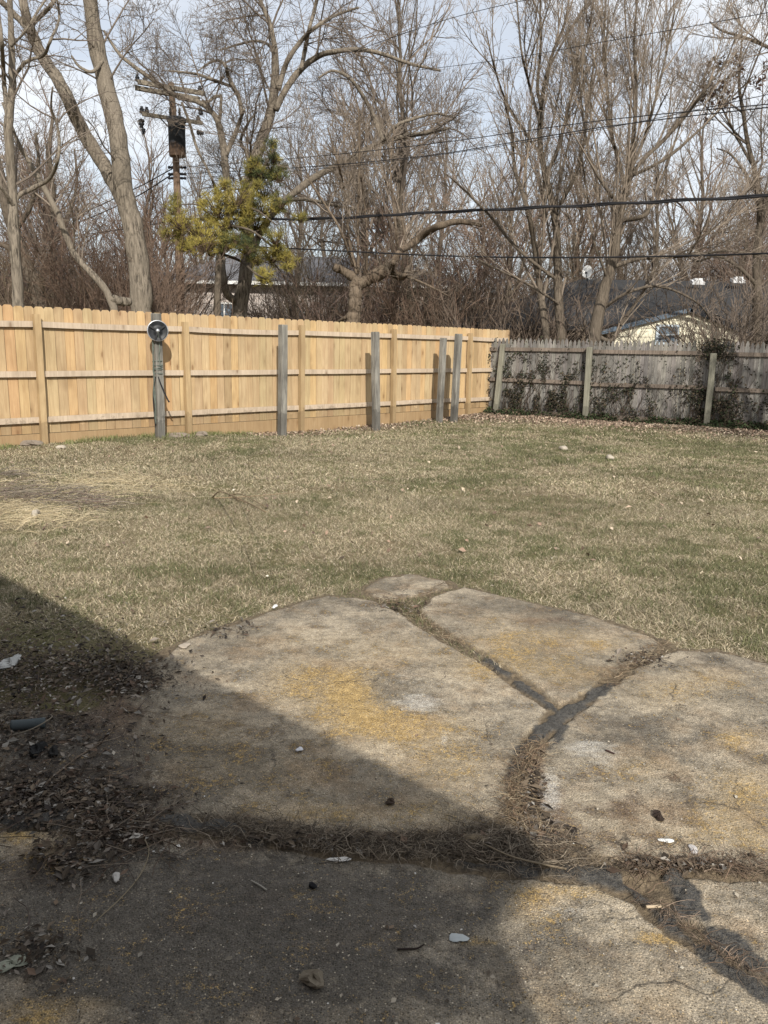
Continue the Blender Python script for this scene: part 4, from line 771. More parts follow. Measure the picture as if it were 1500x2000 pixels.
tree('bare_tree', 'pollarded tree with gnarled sawn arms and pale upright suckers', LM(23,
    [(688, 670, 30), (690, 627, 27), (693, 583, 25), (698, 548, 27)],
    [(705, 552, 18), (688, 540, 18), (670, 529, 16), (652, 521, 15)], [(700, 556, 20), (722, 545, 22), (745, 532, 24), (762, 522, 20), (768, 512, 10)],
    [(762, 528, 14), (778, 541, 12), (790, 538, 11), (798, 521, 9)], [(764, 520, 13), (773, 503, 12), (785, 488, 13), (810, 472, 14), (835, 452, 14), (865, 440, 13), (900, 432, 11), (940, 440, 8)],
    [(770, 530, 6), (812, 547, 5), (845, 562, 4), (880, 580, 2)], [(697, 535, 6), (682, 467, 5), (674, 385, 4), (660, 317, 4), (640, 250, 3)], [(700, 530, 6), (699, 460, 5), (700, 397, 5), (702, 283, 4), (700, 210, 3)],
    [(690, 520, 5), (665, 450, 5), (632, 395, 4), (604, 350, 3), (590, 300, 2)], [(716, 530, 4), (718, 470, 4), (712, 400, 3), (705, 340, 3)], [(778, 495, 5), (773, 440, 5), (768, 395, 4), (763, 330, 3), (770, 250, 2)],
    [(792, 470, 4), (783, 420, 4), (772, 390, 3), (740, 330, 2)], [(690, 610, 9), (675, 620, 7), (660, 628, 5)]), bark_mat('bark_tan', (.20, .155, .112), (.055, .042, .032)), TWIG_P, 8, 23,
    [S(6, (20, 50), (.25, .6), t0=.15, lmax=2.6, up=.6, rr=.4), S(5, (20, 50), (.35, .7), wig=.14, up=.35), S(5, (25, 55), (.4, .7), wig=.16, K=4)], gn=.06)
tree('bare_tree', 'many-stemmed upright tree behind the middle of the old fence', LM(20.5,
    [(1097, 690, 20), (1095, 650, 19), (1091, 590, 17), (1090, 530, 16), (1088, 470, 15), (1080, 400, 14), (1062, 330, 12), (1054, 270, 10), (1058, 200, 8), (1072, 130, 7), (1085, 90, 5), (1105, 42, 4), (1112, -20, 3)],
    [(1070, 680, 14), (1062, 618, 14), (1054, 555, 13), (1044, 480, 11), (1028, 400, 9), (1005, 330, 7), (1000, 260, 5), (985, 200, 3)],
    [(1057, 210, 6), (1050, 170, 6), (1056, 90, 5), (1055, 10, 3), (1058, -40, 2)], [(1054, 240, 6), (1035, 170, 5), (1019, 104, 4), (1011, 20, 3), (1005, -50, 2)],
    [(1066, 345, 8), (1090, 290, 7), (1108, 220, 6), (1125, 150, 5), (1150, 60, 3), (1160, -20, 2)], [(1082, 420, 8), (1120, 350, 7), (1140, 280, 6), (1148, 200, 5), (1165, 100, 3)],
    [(1054, 300, 5), (1020, 250, 5), (985, 190, 4), (960, 110, 3), (950, 60, 2)], [(1085, 545, 7), (1045, 515, 6), (1000, 475, 6), (960, 425, 5), (900, 365, 4), (860, 330, 2)], [(1100, 600, 5), (1040, 560, 5), (980, 530, 4), (920, 500, 3)]), BARK_B, TWIG_P, 9, 20.5,
    [S(9, (18, 40), (.25, .6), t0=.15, lmax=3.4, up=.7, wig=.06), S(5, (20, 50), (.35, .7), wig=.1, up=.4), S(5, (22, 50), (.4, .7), wig=.14, K=5, up=.2), S(2.5, (25, 55), (.4, .7), wig=.16, K=4, rmin=.005)])
tree('bare_tree', 'leaning trunk fanning into tall straight shoots above the cream house', LM(19.5,
    [(1150, 700, 28), (1162, 653, 26), (1174, 592, 23), (1184, 555, 21), (1193, 520, 19), (1204, 478, 17), (1210, 435, 15), (1219, 385, 13), (1231, 335, 12), (1237, 270, 9), (1243, 180, 6), (1238, 90, 4), (1245, 0, 3)],
    [(1228, 350, 8), (1256, 312, 8), (1292, 278, 7), (1338, 228, 6), (1385, 165, 4), (1420, 115, 3), (1440, 60, 2)], [(1222, 375, 8), (1208, 310, 7), (1195, 265, 6), (1186, 170, 5), (1180, 70, 4), (1185, -20, 2)],
    [(1233, 330, 7), (1258, 270, 6), (1276, 210, 5), (1298, 120, 4), (1318, 20, 3)], [(1231, 345, 6), (1300, 310, 6), (1370, 250, 4), (1430, 190, 3), (1470, 150, 2)],
    [(1211, 430, 9), (1235, 428, 9), (1262, 418, 8), (1275, 385, 6), (1300, 330, 5), (1330, 240, 3)], [(1200, 520, 9), (1250, 505, 8), (1310, 502, 7), (1360, 497, 6), (1420, 490, 5), (1500, 500, 3)],
    [(1163, 655, 9), (1195, 665, 8), (1215, 630, 7), (1250, 580, 6), (1275, 530, 5), (1295, 490, 4)], [(1215, 410, 6), (1160, 330, 5), (1140, 240, 4), (1130, 150, 3), (1105, 60, 2)],
    [(1187, 545, 5), (1160, 470, 5), (1150, 400, 4), (1135, 300, 3)], [(1180, 600, 6), (1230, 570, 6), (1290, 560, 5), (1360, 590, 4), (1400, 640, 3)]), BARK_B, TWIG_P, 10, 19.5,
    [S(9, (16, 38), (.25, .6), t0=.15, lmax=3.6, up=.7, wig=.06), S(5, (20, 48), (.35, .7), wig=.1, up=.4), S(5, (22, 50), (.4, .7), wig=.14, K=5, up=.2), S(2.5, (25, 55), (.4, .7), wig=.16, K=4, rmin=.005)])
e9 = tree('bare_tree', 'dark tree at the right picture edge holding clumps of dead leaves', LM(21,
    [(1482, 700, 22), (1480, 640, 20), (1478, 560, 18), (1480, 480, 16), (1485, 420, 13), (1478, 350, 10), (1462, 290, 8), (1452, 220, 7), (1442, 150, 5), (1450, 80, 3), (1440, 20, 2)],
    [(1484, 440, 8), (1500, 390, 8), (1520, 330, 7), (1540, 250, 5)], [(1600, 140, 8), (1540, 112, 7), (1500, 92, 6), (1450, 72, 5), (1410, 60, 4), (1387, 43, 3)],
    [(1468, 320, 5), (1440, 270, 5), (1425, 240, 4), (1405, 200, 3), (1390, 160, 2)], [(1480, 380, 6), (1450, 330, 5), (1425, 300, 4), (1400, 290, 2)], [(1480, 560, 8), (1440, 520, 7), (1400, 500, 5), (1360, 510, 4), (1330, 490, 2)]), BARK_B, TWIG, 11, 21,
    [S(8, (25, 55), (.2, .5), t0=.2, lmax=2.4, up=.4, wig=.12), S(6, (25, 55), (.35, .7), wig=.16, up=.2), S(5, (25, 55), (.4, .7), wig=.16, K=5), S(2, (25, 55), (.4, .7), wig=.16, K=4, rmin=.005)])
rg = RG(33); cl = []
for px, py, rr_, n in ((1400, 130, 16, 50), (1430, 115, 14, 40), (1440, 140, 12, 30), (1395, 175, 18, 70), (1415, 160, 14, 50), (1480, 160, 14, 40), (1425, 195, 12, 30), (1410, 205, 10, 25), (1375, 185, 12, 30), (1380, 235, 8, 14), (1495, 130, 8, 14)):
    c0 = P(px, py, 20.6); cl.append(c0 + rg.normal(size=(n, 3)) * rr_ * .0075)
cl = np.vstack(cl); mb = MB(); leaves(mb, cl, rg.uniform(.04, .075, len(cl)), rg, pick(rg, len(cl), [(.10, .06, .045), (.06, .04, .035), (.14, .09, .06)], None, .2), flat=2.0, elong=1.8)
mb.build('dead_leaves', MATT, e9)

# pine
def pine():
    rg = RG(77); D = 22.5
    e = empty('pine_tree', P(424, 650, D), 'yellow green pine with irregular clumps of needles before the big tree', 'pine tree')
    L_ = LM(D, [(424, 650, 15), (424, 600, 14), (426, 540, 13), (430, 490, 12), (440, 440, 11), (460, 400, 9), (490, 360, 7), (520, 320, 5), (535, 290, 3)],
            [(430, 490, 6), (400, 480, 5), (370, 455, 4), (335, 435, 2)], [(438, 450, 5), (410, 420, 4), (385, 400, 3), (350, 400, 2)], [(430, 495, 6), (470, 510, 5), (500, 535, 4), (530, 550, 2)],
            [(445, 440, 5), (490, 450, 4), (530, 480, 4), (565, 510, 2)], [(460, 400, 5), (500, 410, 4), (540, 440, 2)], [(480, 370, 4), (450, 370, 3), (430, 380, 2)], [(500, 345, 4), (535, 350, 3), (560, 360, 2)], drift=.5)
    mb = MB(); [tube(mb, a, b_, 8) for a, b_ in L_]; mb.build('trunk', BARK_B, e, smooth=True)
    CL = [(400, 470, 30, 1), (425, 400, 34, 1), (458, 385, 30, 1), (385, 440, 30, 1), (350, 430, 24, .8), (332, 455, 16, .7), (410, 445, 34, 1), (445, 430, 30, 1), (480, 400, 26, .8), (515, 400, 26, .5), (500, 435, 26, .5), (530, 495, 26, .8), (562, 508, 18, .8), (512, 540, 18, .8),
          (540, 465, 20, .5), (505, 345, 26, .1), (530, 322, 24, .1), (517, 372, 28, .15), (546, 345, 16, .1), (482, 355, 22, .5), (460, 465, 24, .1), (480, 480, 22, .1), (528, 298, 16, .1), (340, 410, 16, .6), (372, 480, 18, .5), (492, 325, 14, .6), (548, 395, 16, .2), (440, 360, 18, .8), (505, 505, 20, .4), (412, 490, 16, .9), (470, 430, 28, .4), (440, 475, 20, .4)]
    CL += [(x + rg.normal() * r_ * .9, y + rg.normal() * r_ * .8, rg.uniform(6, 12), yl) for x, y, r_, yl in CL for _ in range(2)]
    CL = [c_ for c_ in CL if c_[2] > 25 or rg.random() < .8]
    mb = MB(); tw = MB(); k_ = 0
    for x, y, r_, yl in CL:
        D0 = D + rg.normal() * .45; c0 = P(x, y, D0); R_ = r_ * 1.2 * D / 1590; n = int(5 + r_ * 1.1)
        v = rg.normal(size=(n, 3)); v /= np.linalg.norm(v, axis=1, keepdims=True); v *= (rg.random((n, 1)) ** .45) * R_; v[:, 2] *= .8; cc = c0 + v
        core = c0 - [0, 0, R_ * .5]; tube(tw, np.stack([np.broadcast_to(core, cc.shape) + v * .2, core * .4 + cc * .6, cc], 1), np.tile([.014, .01, .006], (n, 1)), 3, col=(.7, .6, .5))
        for c_ in cc:
            q = 26; d = rg.normal(size=(q, 3)); d += (c_ - core) / np.linalg.norm(c_ - core) * 1.1; d[:, 2] += .3; d /= np.linalg.norm(d, axis=1, keepdims=True); ln = rg.uniform(.09, .16, (q, 1)); s_ = np.cross(d, rg.normal(size=(q, 3))); s_ /= np.linalg.norm(s_, axis=1, keepdims=True); s_ *= .0055
            b0 = c_ + rg.normal(size=(q, 3)) * .035; V = np.stack([b0 - s_, b0 + s_, b0 + d * ln], 1).reshape(-1, 3)
            yy = np.clip(yl + .12 + rg.normal() * .3, 0, 1); col = np.array([.06, .08, .035]) * (1 - yy) + np.array([.34, .28, .07]) * yy; cols = col * rg.uniform(.75, 1.25, (q, 1))
            mb.add(V, np.arange(q)[:, None] * 3 + [0, 1, 2], np.repeat(cols, 3, 0))
    mb.build('crown', MATT, e); tw.build('branches', BARK_B, e)
pine()

# shrubs / thicket: one mass of brown undergrowth behind the fences, denser low down
def shrub(rg, base, H, n, spread, mb, col, sides=3, lv=(5, 5)):
    K = 7; az = rg.uniform(0, 2 * math.pi, n); sp_ = rg.uniform(.05, 1, n) * spread; ln = H * rg.uniform(.55, 1.0, n); Pq = np.zeros((n, K, 3)); Pq[:, 0] = base + np.stack([np.cos(az), np.sin(az), 0 * az], 1) * .25 * spread
    d = np.stack([np.cos(az) * sp_, np.sin(az) * sp_, np.ones(n)], 1); d /= np.linalg.norm(d, axis=1, keepdims=True)
    for k in range(1, K):
        Pq[:, k] = Pq[:, k - 1] + d * (ln / (K - 1))[:, None]; d = d + rg.normal(size=(n, 3)) * .12; d[:, 2] -= .03; d /= np.linalg.norm(d, axis=1, keepdims=True)
    Rq = np.linspace(1, .25, K)[None] * rg.uniform(.012, .03, n)[:, None]; cur = (Pq, Rq); tube(mb, *cur, 4, col=col)
    for q, f in enumerate(lv):
        cur = spawn(cur[0], cur[1], f, rg, ang=(20, 60), lr=(.3, .6), K=5 if q == 0 else 4, wig=.17, up=.25, rmin=.007, t0=.2); tube(mb, cur[0], cur[1], 3, col=col)
SHR = col_mat('thicket_twigs', (1, 1, 1), .25, 2)
def thicket(name, label, spots, seed):
    rg = RG(seed); mb = MB()
    for (px, D, H, n, spd) in spots:
        b_ = P(px, 700, D); b_[2] = -.05; c_ = np.array([.135, .10, .075]) * rg.uniform(.65, 1.35) * (1 + rg.uniform(-.1, .1, 3)); shrub(rg, b_, H, n, spd, mb, c_)
    return tag(mb.build(name, SHR), label, 'undergrowth', kind='stuff')
rg = RG(50)
thicket('undergrowth', 'tangled brown brush between the back fence and the houses', [(x + rg.uniform(-25, 25), rg.uniform(24, 36) if x < 1040 else rg.uniform(33, 42), rg.uniform(3.4, 6.2) * (1 if x < 1040 else 1.3), 27, rg.uniform(.5, 1.1)) for x in list(range(520, 1560, 52)) * 2], 51)
thicket('undergrowth', 'brown brush behind the left part of the new fence', [(x + rg.uniform(-20, 20), rg.uniform(23, 36), rg.uniform(3.2, 6.2), 26, rg.uniform(.5, 1.0)) for x in list(range(-40, 330, 34)) * 2], 52)
# separate shrubs one can tell apart
def one_shrub(px, D, H, n, spd, seed, col, label, lv=(5, 5)):
    rg = RG(seed); mb = MB(); b_ = P(px, 700, D); b_[2] = -.05; shrub(rg, b_, H, n, spd, mb, col, lv=lv); tag(mb.build('bare_shrub', SHR), label, 'shrub', 'bare shrubs')
one_shrub(1310, 19.6, 2.4, 8, 1.4, 61, (.21, .165, .125), 'arching shrub tangle in front of the cream wall', lv=(5, 4))
one_shrub(1175, 20.8, 3.2, 12, 1.0, 71, (.17, .13, .10), 'upright brown shrub just left of the cream wall')
one_shrub(1415, 20.4, 3.6, 24, 1.0, 72, (.16, .125, .095), 'tall brown shrub covering the right end of the cream wall')
one_shrub(1475, 21.5, 4.6, 34, .8, 73, (.14, .11, .085), 'tall dark shrub at the right picture edge')
one_shrub(1040, 23, 3.6, 26, .9, 74, (.15, .115, .088), 'dense shrub in front of the low red edged shed')
one_shrub(1440, 19.0, 3.6, 34, 1.2, 62, (.19, .15, .12), 'dense grey brown shrub at the right end of the old fence')
one_shrub(1110, 20.6, 2.4, 24, 1.4, 63, (.19, .15, .11), 'bushy shoots around the base of the many-stemmed tree')
one_shrub(1000, 21.5, 3.6, 22, 1.0, 64, (.17, .13, .10), 'spindly shrub behind the fence corner')
one_shrub(870, 24, 5.2, 34, .8, 65, (.18, .125, .092), 'reddish upright shrub right of the pollarded tree')
one_shrub(305, 22, 4.6, 26, .55, 66, (.17, .12, .09), 'reddish brush between the twin trunk and the utility pole')
one_shrub(620, 30, 4.0, 30, .9, 67, (.15, .115, .09), 'dark low thicket shrub left of the pollarded tree')
one_shrub(545, 28, 3.6, 24, .8, 68, (.13, .10, .08), 'small dark multi-stem shrub beside the pine')

# background trees: a few kinds, copied with their parts
def proto(seed, H, sparse=1.0, upk=.4, spread=45):
    rg = RG(seed); K = 14; tr = []
    z = np.linspace(0, H, K); tr.append((np.stack([np.cumsum(rg.normal(size=K)) * H * .008, np.cumsum(rg.normal(size=K)) * H * .008, z], 1), np.linspace(.2, .03, K) * H / 13))
    cur = stack(tr); l1 = spawn(cur[0], cur[1], 13 * sparse, rg, ang=(25, spread), lr=(.3, .55), K=14, wig=.07, up=upk, rr=.55, t0=.22, rmin=.02, lmax=H * .55)
    l1 = cat(cur, l1); l2 = spawn(*l1, 8, rg, ang=(25, 60), lr=(.25, .5), K=7, wig=.13, up=.3, rmin=.010); l3 = spawn(*l2, 5, rg, ang=(25, 60), lr=(.35, .6), K=5, wig=.17, up=.2, rmin=.007, lmin=.3)
    l4 = spawn(*l3, 3, rg, ang=(25, 60), lr=(.4, .65), K=4, wig=.2, up=.1, rmin=.005, lmin=.22)
    a = MB(); tube(a, *l1, 6); c_ = MB(); [tube(c_, *l, 3) for l in (l2, l3, l4)]
    return a, c_
PR = [proto(s, h, sp, u, sd) for s, h, sp, u, sd in ((101, 13, 1, .4, 50), (102, 15, 1.1, .55, 40), (103, 12, 1.0, .25, 65), (104, 14, .9, .6, 38), (105, 11, 1.2, .35, 60))]
meshes = []
BT = [(-30, 33, 0, 1.0, 'bare background tree at the far left edge behind the dark trunks'), (90, 40, 2, 1.05, 'bare background tree seen between the slender tree and the leaning trunk'),
      (150, 30, 4, .8, 'small bare background tree low between the twin trunk and the thin trunk'), (285, 36, 1, .75, 'reddish bare background tree just left of the transformer'), (390, 46, 3, .9, 'bare background tree behind the crossarms'),
      (340, 38, 4, .95, 'low broad background tree behind the utility pole'), (580, 38, 0, .9, 'rounded bare background tree right of the pine'), (640, 48, 2, 1.15, 'distant round-topped tree above the pollarded tree'),
      (720, 34, 1, .85, 'bare background tree directly above the sawn arms'), (803, 32, 3, 1.15, 'tall straight background tree left of the frame middle line of suckers'), (770, 40, 2, 1.25, 'tall arching background tree touching the top edge left of the bright gap'),
      (850, 46, 0, 1.2, 'wide background tree at the left side of the bright sky gap'), (930, 38, 4, .9, 'dense low background tree under the bright sky gap'), (985, 31, 1, .72, 'small upright background tree left of the many-stemmed tree'),
      (1030, 44, 3, .95, 'background tree behind the many-stemmed tree'), (1130, 36, 1, .85, 'upright background tree behind the satellite dish'), (1200, 45, 0, 1.0, 'background tree behind the fan of tall shoots'),
      (1280, 34, 3, .82, 'background tree with straight shoots above the roof vents'), (1340, 42, 1, 1.0, 'background tree above the right half of the dark roof'), (1400, 30, 4, .75, 'broad low background tree behind the right roof end'),
      (1450, 38, 2, .95, 'background tree behind the dead leaf clumps'), (1540, 33, 0, .9, 'background tree cut by the right picture edge')]
rg = RG(9)
for i, (px, D, k, sc, lab) in enumerate(BT):
    b_ = P(px, 690, D); e = empty('background_tree', (b_[0], b_[1], -.1), lab, 'tree', 'bare trees behind the yard'); e.rotation_euler = (0, 0, float(rg.uniform(0, 6.28))); sc *= .86; e.scale = (sc, sc, sc * rg.uniform(.95, 1.05))
    if len([m_ for m_ in meshes if m_[0] == k]) == 0:
        a = PR[k][0].build('trunk', BARK_B, None, smooth=True); c_ = PR[k][1].build('crown', TWIG_R if k in (1, 4) else TWIG, None); meshes.append((k, a, c_)); a.parent = e; c_.parent = e
    else:
        _, a, c_ = [m_ for m_ in meshes if m_[0] == k][0]
        for o in (a, c_):
            q = o.copy(); scene.collection.objects.link(q); q.parent = e
e = empty('background_tree', (8.6, 9.0, -.1), 'bare yard tree standing outside the frame, shading the old fence', 'tree'); e.scale = (.8, .8, .85)
for o in [m_ for m_ in meshes if m_[0] == 4][0][1:]:
    q = o.copy(); scene.collection.objects.link(q); q.parent = e
# far wood closing the view between the trunks
def far_wood():
    rg = RG(300); mb = MB()
    for i in range(46):
        px = -80 + i * 36 + rg.uniform(-15, 15); D = rg.uniform(52, 85); b_ = P(px, 690, D); b_[2] = -.1; H = rg.uniform(6, 11)
        shrub(rg, b_, H, 13, .45, mb, np.array([.16, .125, .105]) * rg.uniform(.8, 1.2), lv=(7, 6))
    for i in range(40):
        px = -80 + i * 42 + rg.uniform(-15, 15); D = rg.uniform(48, 60); b_ = P(px, 690, D); b_[2] = -.1; shrub(rg, b_, rg.uniform(4, 8), 40, .7, mb, np.array([.105, .08, .065]) * rg.uniform(.8, 1.2), lv=(6, 5))
    return mb.build('far_wood', SHR)
tag(far_wood(), 'far mass of bare woodland beyond the houses', 'woodland', kind='stuff')
# ------------------------------------------------------------------ weeds, litter and small things on the ground
def along(pl, n, rg, wd):
    pl = poly(pl); L = np.linalg.norm(np.diff(pl, axis=0), axis=1); cum = np.concatenate([[0], np.cumsum(L)]); s = rg.random(n) * cum[-1]; i = np.clip(np.searchsorted(cum, s) - 1, 0, len(L) - 1)
    u = ((s - cum[i]) / L[i])[:, None]; c_ = pl[i] * (1 - u) + pl[i + 1] * u; return c_ + rg.normal(size=(n, 2)) * wd, cum[-1]
def arcs(mb, x, y, z, ln, r, rg, cols, lift=.35, K=6, wig=.35):
    m = len(x); th = rg.uniform(0, 2 * math.pi, m); d = np.stack([np.cos(th), np.sin(th), rg.uniform(0, lift, m)], 1); Pq = np.zeros((m, K, 3)); Pq[:, 0] = np.stack([x, y, z], 1)
    for k in range(1, K):
        Pq[:, k] = Pq[:, k - 1] + d * (ln / (K - 1))[:, None]; d = d + rg.normal(size=(m, 3)) * wig * [1, 1, .5]; d[:, 2] -= lift * .45; d /= np.linalg.norm(d, axis=1, keepdims=True); Pq[:, k, 2] = np.maximum(Pq[:, k, 2], z + .001)
    tube(mb, Pq, np.linspace(1, .5, K)[None] * r[:, None], 3, col=cols)
WEED = [([(420, 1612), (520, 1625), (650, 1645), (800, 1660), (950, 1650), (1060, 1662), (1125, 1685)], .03, 4200, 0), ([(930, 1640), (1000, 1650), (1080, 1665)], .07, 5200, 0), ([(1070, 1650), (1010, 1600), (1005, 1540), (1030, 1485), (1050, 1455)], .022, 1800, 1),
        ([(735, 1168), (795, 1186), (830, 1215), (900, 1260)], .022, 500, 1), ([(1310, 1256), (1240, 1290), (1180, 1340)], .025, 700, 1), ([(1220, 1702), (1330, 1688), (1420, 1693), (1530, 1700)], .035, 1300, 2),
        ([(1240, 1745), (1320, 1800), (1420, 1870), (1500, 1912)], .012, 500, 2), ([(180, 1635), (280, 1605), (340, 1590)], .06, 600, 0), ([(1300, 1520), (1340, 1530)], .022, 700, 2), ([(870, 1140), (830, 1160), (790, 1180)], .015, 350, 1)]
WP = [[(.10, .078, .055), (.16, .125, .09), (.055, .043, .032), (.24, .20, .15)], [(.22, .16, .10), (.15, .10, .065), (.10, .075, .05), (.30, .24, .16)], [(.14, .095, .065), (.09, .065, .045), (.2, .15, .11)]]
rg = RG(400); mb = MB()
for pl, wd, dens, pal in WEED:
    _, L = along(pl, 2, rg, wd); n = int(dens * L); c_, _ = along(pl, n, rg, wd); z0 = np.full(n, -.012)
    blades(mb, c_[:, 0], c_[:, 1], rg.uniform(.02, .07, n), rg.uniform(.0012, .0026, n), rg.uniform(50, 88, n), rg, pick(rg, n, WP[pal], None, .2), z0=z0 + .004 + rg.random(n) * .02)
    n = int(dens * L * .28); c_, _ = along(pl, n, rg, wd * 1.15); arcs(mb, c_[:, 0], c_[:, 1], .002 + rg.random(n) * .018, rg.uniform(.03, .11, n), rg.uniform(.0006, .0014, n), rg, pick(rg, n, WP[pal], None, .2))
tag(mb.build('dry_weeds', GRM), 'dead matted weeds filling the cracks between the slabs', 'weeds', kind='stuff')
# leaf litter and twigs
mb = MB(); LP = [(.065, .05, .036), (.11, .085, .06), (.04, .032, .027), (.17, .145, .12), (.10, .068, .048), (.27, .25, .22)]
LREG = [(40, 1400, 260, 120, 1500), (150, 1300, 170, 50, 1300), (60, 1560, 230, 45, 2300), (250, 1320, 70, 40, 700), (0, 1300, 120, 70, 900), (220, 1620, 110, 50, 350), (130, 1680, 90, 40, 200), (70, 1860, 90, 60, 110), (1040, 1540, 30, 70, 260), (700, 1645, 300, 14, 420), (1040, 1640, 70, 25, 260), (1330, 1690, 120, 14, 300), (790, 1185, 50, 14, 160), (1250, 1290, 60, 14, 160), (430, 1230, 90, 20, 150), (100, 1220, 180, 50, 300)]
for px, py, rx, ry, n in LREG:
    n = int(n * (2.2 if px < 400 else 1.4)); rx *= .85; ry *= .85
    xx = px + rg.normal(size=n) * rx * .6; yy = py + rg.normal(size=n) * ry * .6; c_ = np.array([G(a, max(b_, 1150), .004) for a, b_ in zip(xx, yy)]); n = len(c_); c_[:, 2] = .004 + rg.random(n) * .014
    leaves(mb, c_, np.clip(rg.lognormal(-4.95, .55, n), .002, .024), rg, pick(rg, n, LP, [.24, .25, .16, .13, .15, .07], .3), flat=.3, elong=2.1)
n = 420; k = rg.random(n) < .55; xx = np.where(k, 80 + rg.normal(size=n) * 130, 250 + rg.normal(size=n) * 60); yy = np.where(k, 1420 + rg.normal(size=n) * 110, 1620 + rg.normal(size=n) * 25); k2 = yy > 1230; xx, yy = xx[k2], yy[k2]; n = len(xx)
c_ = np.array([G(a, b_) for a, b_ in zip(xx, yy)]); arcs(mb, c_[:, 0], c_[:, 1], np.full(n, .006), rg.uniform(.05, .28, n), rg.uniform(.0008, .0022, n), rg, pick(rg, n, [(.12, .085, .06), (.08, .06, .05), (.2, .16, .12)]), lift=.15, wig=.22)
tag(mb.build('leaf_litter', MATT), 'dark rotten leaves and twigs piled on the shaded patio corner', 'leaf litter', kind='stuff')
# small pale chips and grit on the slabs and in the grass
mb = MB(); n = 1500; px = rg.uniform(0, 1500, n); py = rg.uniform(1180, 2000, n); c_ = np.array([G(a, b_, .006) for a, b_ in zip(px, py)]); k = (slab_sd(c_[:, 0], c_[:, 1]) > .0) | (rg.random(n) < .25); c_ = c_[k]; n = len(c_)
leaves(mb, c_, np.clip(rg.lognormal(-5.6, .6, n), .0015, .014), rg, pick(rg, n, [(.42, .38, .31), (.32, .28, .22), (.10, .08, .06), (.18, .13, .09), (.6, .58, .54)], [.2, .27, .25, .23, .05], .25), flat=.25, elong=1.4)
n = 90; x, y = frus(n, rg, 4.5, 17); k = inyard(x, y, .3) & (np.where(y < 5.6, slab_sd(x, y), -1) < 0); x, y = x[k], y[k]; n = len(x)
leaves(mb, np.stack([x, y, gz(x, y) + .04], 1), rg.uniform(.01, .024, n), rg, pick(rg, n, [(.5, .46, .38), (.4, .33, .27)], None, .15), flat=.3, elong=1.3)
tag(mb.build('grit', MATT), 'pale chips and grit scattered on the slabs and lawn', 'grit', kind='stuff')

def ribbon_stone(name, label, cat_, px, py, rx, ry, hgt, col, seed, z=.002, rough=False):
    """an irregular lump or flake: squashed, noisy icosphere-like body"""
    rg = RG(seed); c_ = G(px, py, z); k = c_[1] / 1560 / math.cos(0); sc = np.linalg.norm(c_ - [0, 0, CAMH]) / 1600
    U_, V_ = 14, 8; th = np.arange(U_) * 2 * math.pi / U_; Vv = []; rad = 1 + .25 * np.sin(th * 2 + rg.random() * 6) + .15 * np.sin(th * 3 + rg.random() * 6) + rg.normal(size=U_) * .06
    ys = sc / max(.3, CAMH / np.linalg.norm(c_ - [0, 0, CAMH]))
    for j in range(V_ + 1):
        ph = math.pi * j / V_; s_ = math.sin(ph) ** (.7); zz = (1 - math.cos(ph)) / 2
        for i in range(U_): q = rad[i] * s_ * (1 + rg.normal() * (.10 if rough else .03)); Vv.append([c_[0] + math.cos(th[i]) * q * rx * sc, c_[1] + math.sin(th[i]) * q * ry * ys, c_[2] + zz * hgt * (1 + .35 * math.sin(th[i] * 2 + j) * (1 if rough else .3))])
    F = [(j * U_ + i, j * U_ + (i + 1) % U_, (j + 1) * U_ + (i + 1) % U_, (j + 1) * U_ + i) for j in range(V_) for i in range(U_)]
    mb = MB(); mb.add(Vv, F, col); return tag(mb.build(name, MATT, smooth=not rough), label, cat_)
ribbon_stone('pebble', 'pale round pebble on the shaded slab at lower left', 'pebble', 227, 1717, 7, 7, .014, (.42, .40, .37), 1)
ribbon_stone('paper_scrap', 'flat pale grey flake on the shaded slab near the shadow edge', 'scrap', 895, 1833, 15, 8, .004, (.42, .45, .45), 2)
ribbon_stone('concrete_chip', 'mossy pale chip at the far lower left of the patio', 'chip', 24, 1884, 19, 12, .01, (.27, .28, .22), 3, rough=True)
ribbon_stone('paper_scrap', 'crumpled white wrapper among the dark leaves at the left edge', 'scrap', 20, 1300, 14, 9, .03, (.42, .42, .40), 4, rough=True)
ribbon_stone('soil_clod', 'black clod, left one of the pair near the grey pipe', 'clod', 72, 1472, 14, 8, .03, (.02, .02, .02), 5, rough=True)
ribbon_stone('soil_clod', 'black clod, right one of the pair near the grey pipe', 'clod', 104, 1474, 10, 7, .022, (.025, .024, .022), 6, rough=True)
ribbon_stone('crumpled_leaf', 'crumpled tan leaf alone on the shaded slab at bottom centre', 'leaf', 612, 1918, 24, 11, .018, (.18, .15, .11), 7, rough=True)
ribbon_stone('paper_scrap', 'white flake on the sunlit right slab above the weed line', 'scrap', 1302, 1643, 12, 3.5, .006, (.68, .68, .65), 8)
ribbon_stone('paper_scrap', 'pale round flake right of the white flake by the weeds', 'scrap', 1354, 1661, 9, 6, .008, (.55, .52, .50), 9)
ribbon_stone('paper_scrap', 'small white square scrap where lawn meets the central slab', 'scrap', 537, 1186, 5, 3, .012, (.75, .75, .73), 10)
ribbon_stone('paper_scrap', 'white crumb on the shaded part of the central slab', 'scrap', 585, 1465, 6, 4, .008, (.6, .6, .62), 11)
ribbon_stone('paper_scrap', 'white crumbs just below the matted weeds', 'scrap', 662, 1680, 17, 4, .006, (.62, .6, .56), 12, rough=True)
ribbon_stone('pebble', 'flat tan stone on the left corner of the central slab', 'pebble', 360, 1263, 12, 4, .012, (.42, .36, .29), 13)
ribbon_stone('dark_leaf', 'dark curled leaf lying on the central slab above the weeds', 'leaf', 763, 1568, 10, 4, .01, (.05, .035, .025), 14, rough=True)
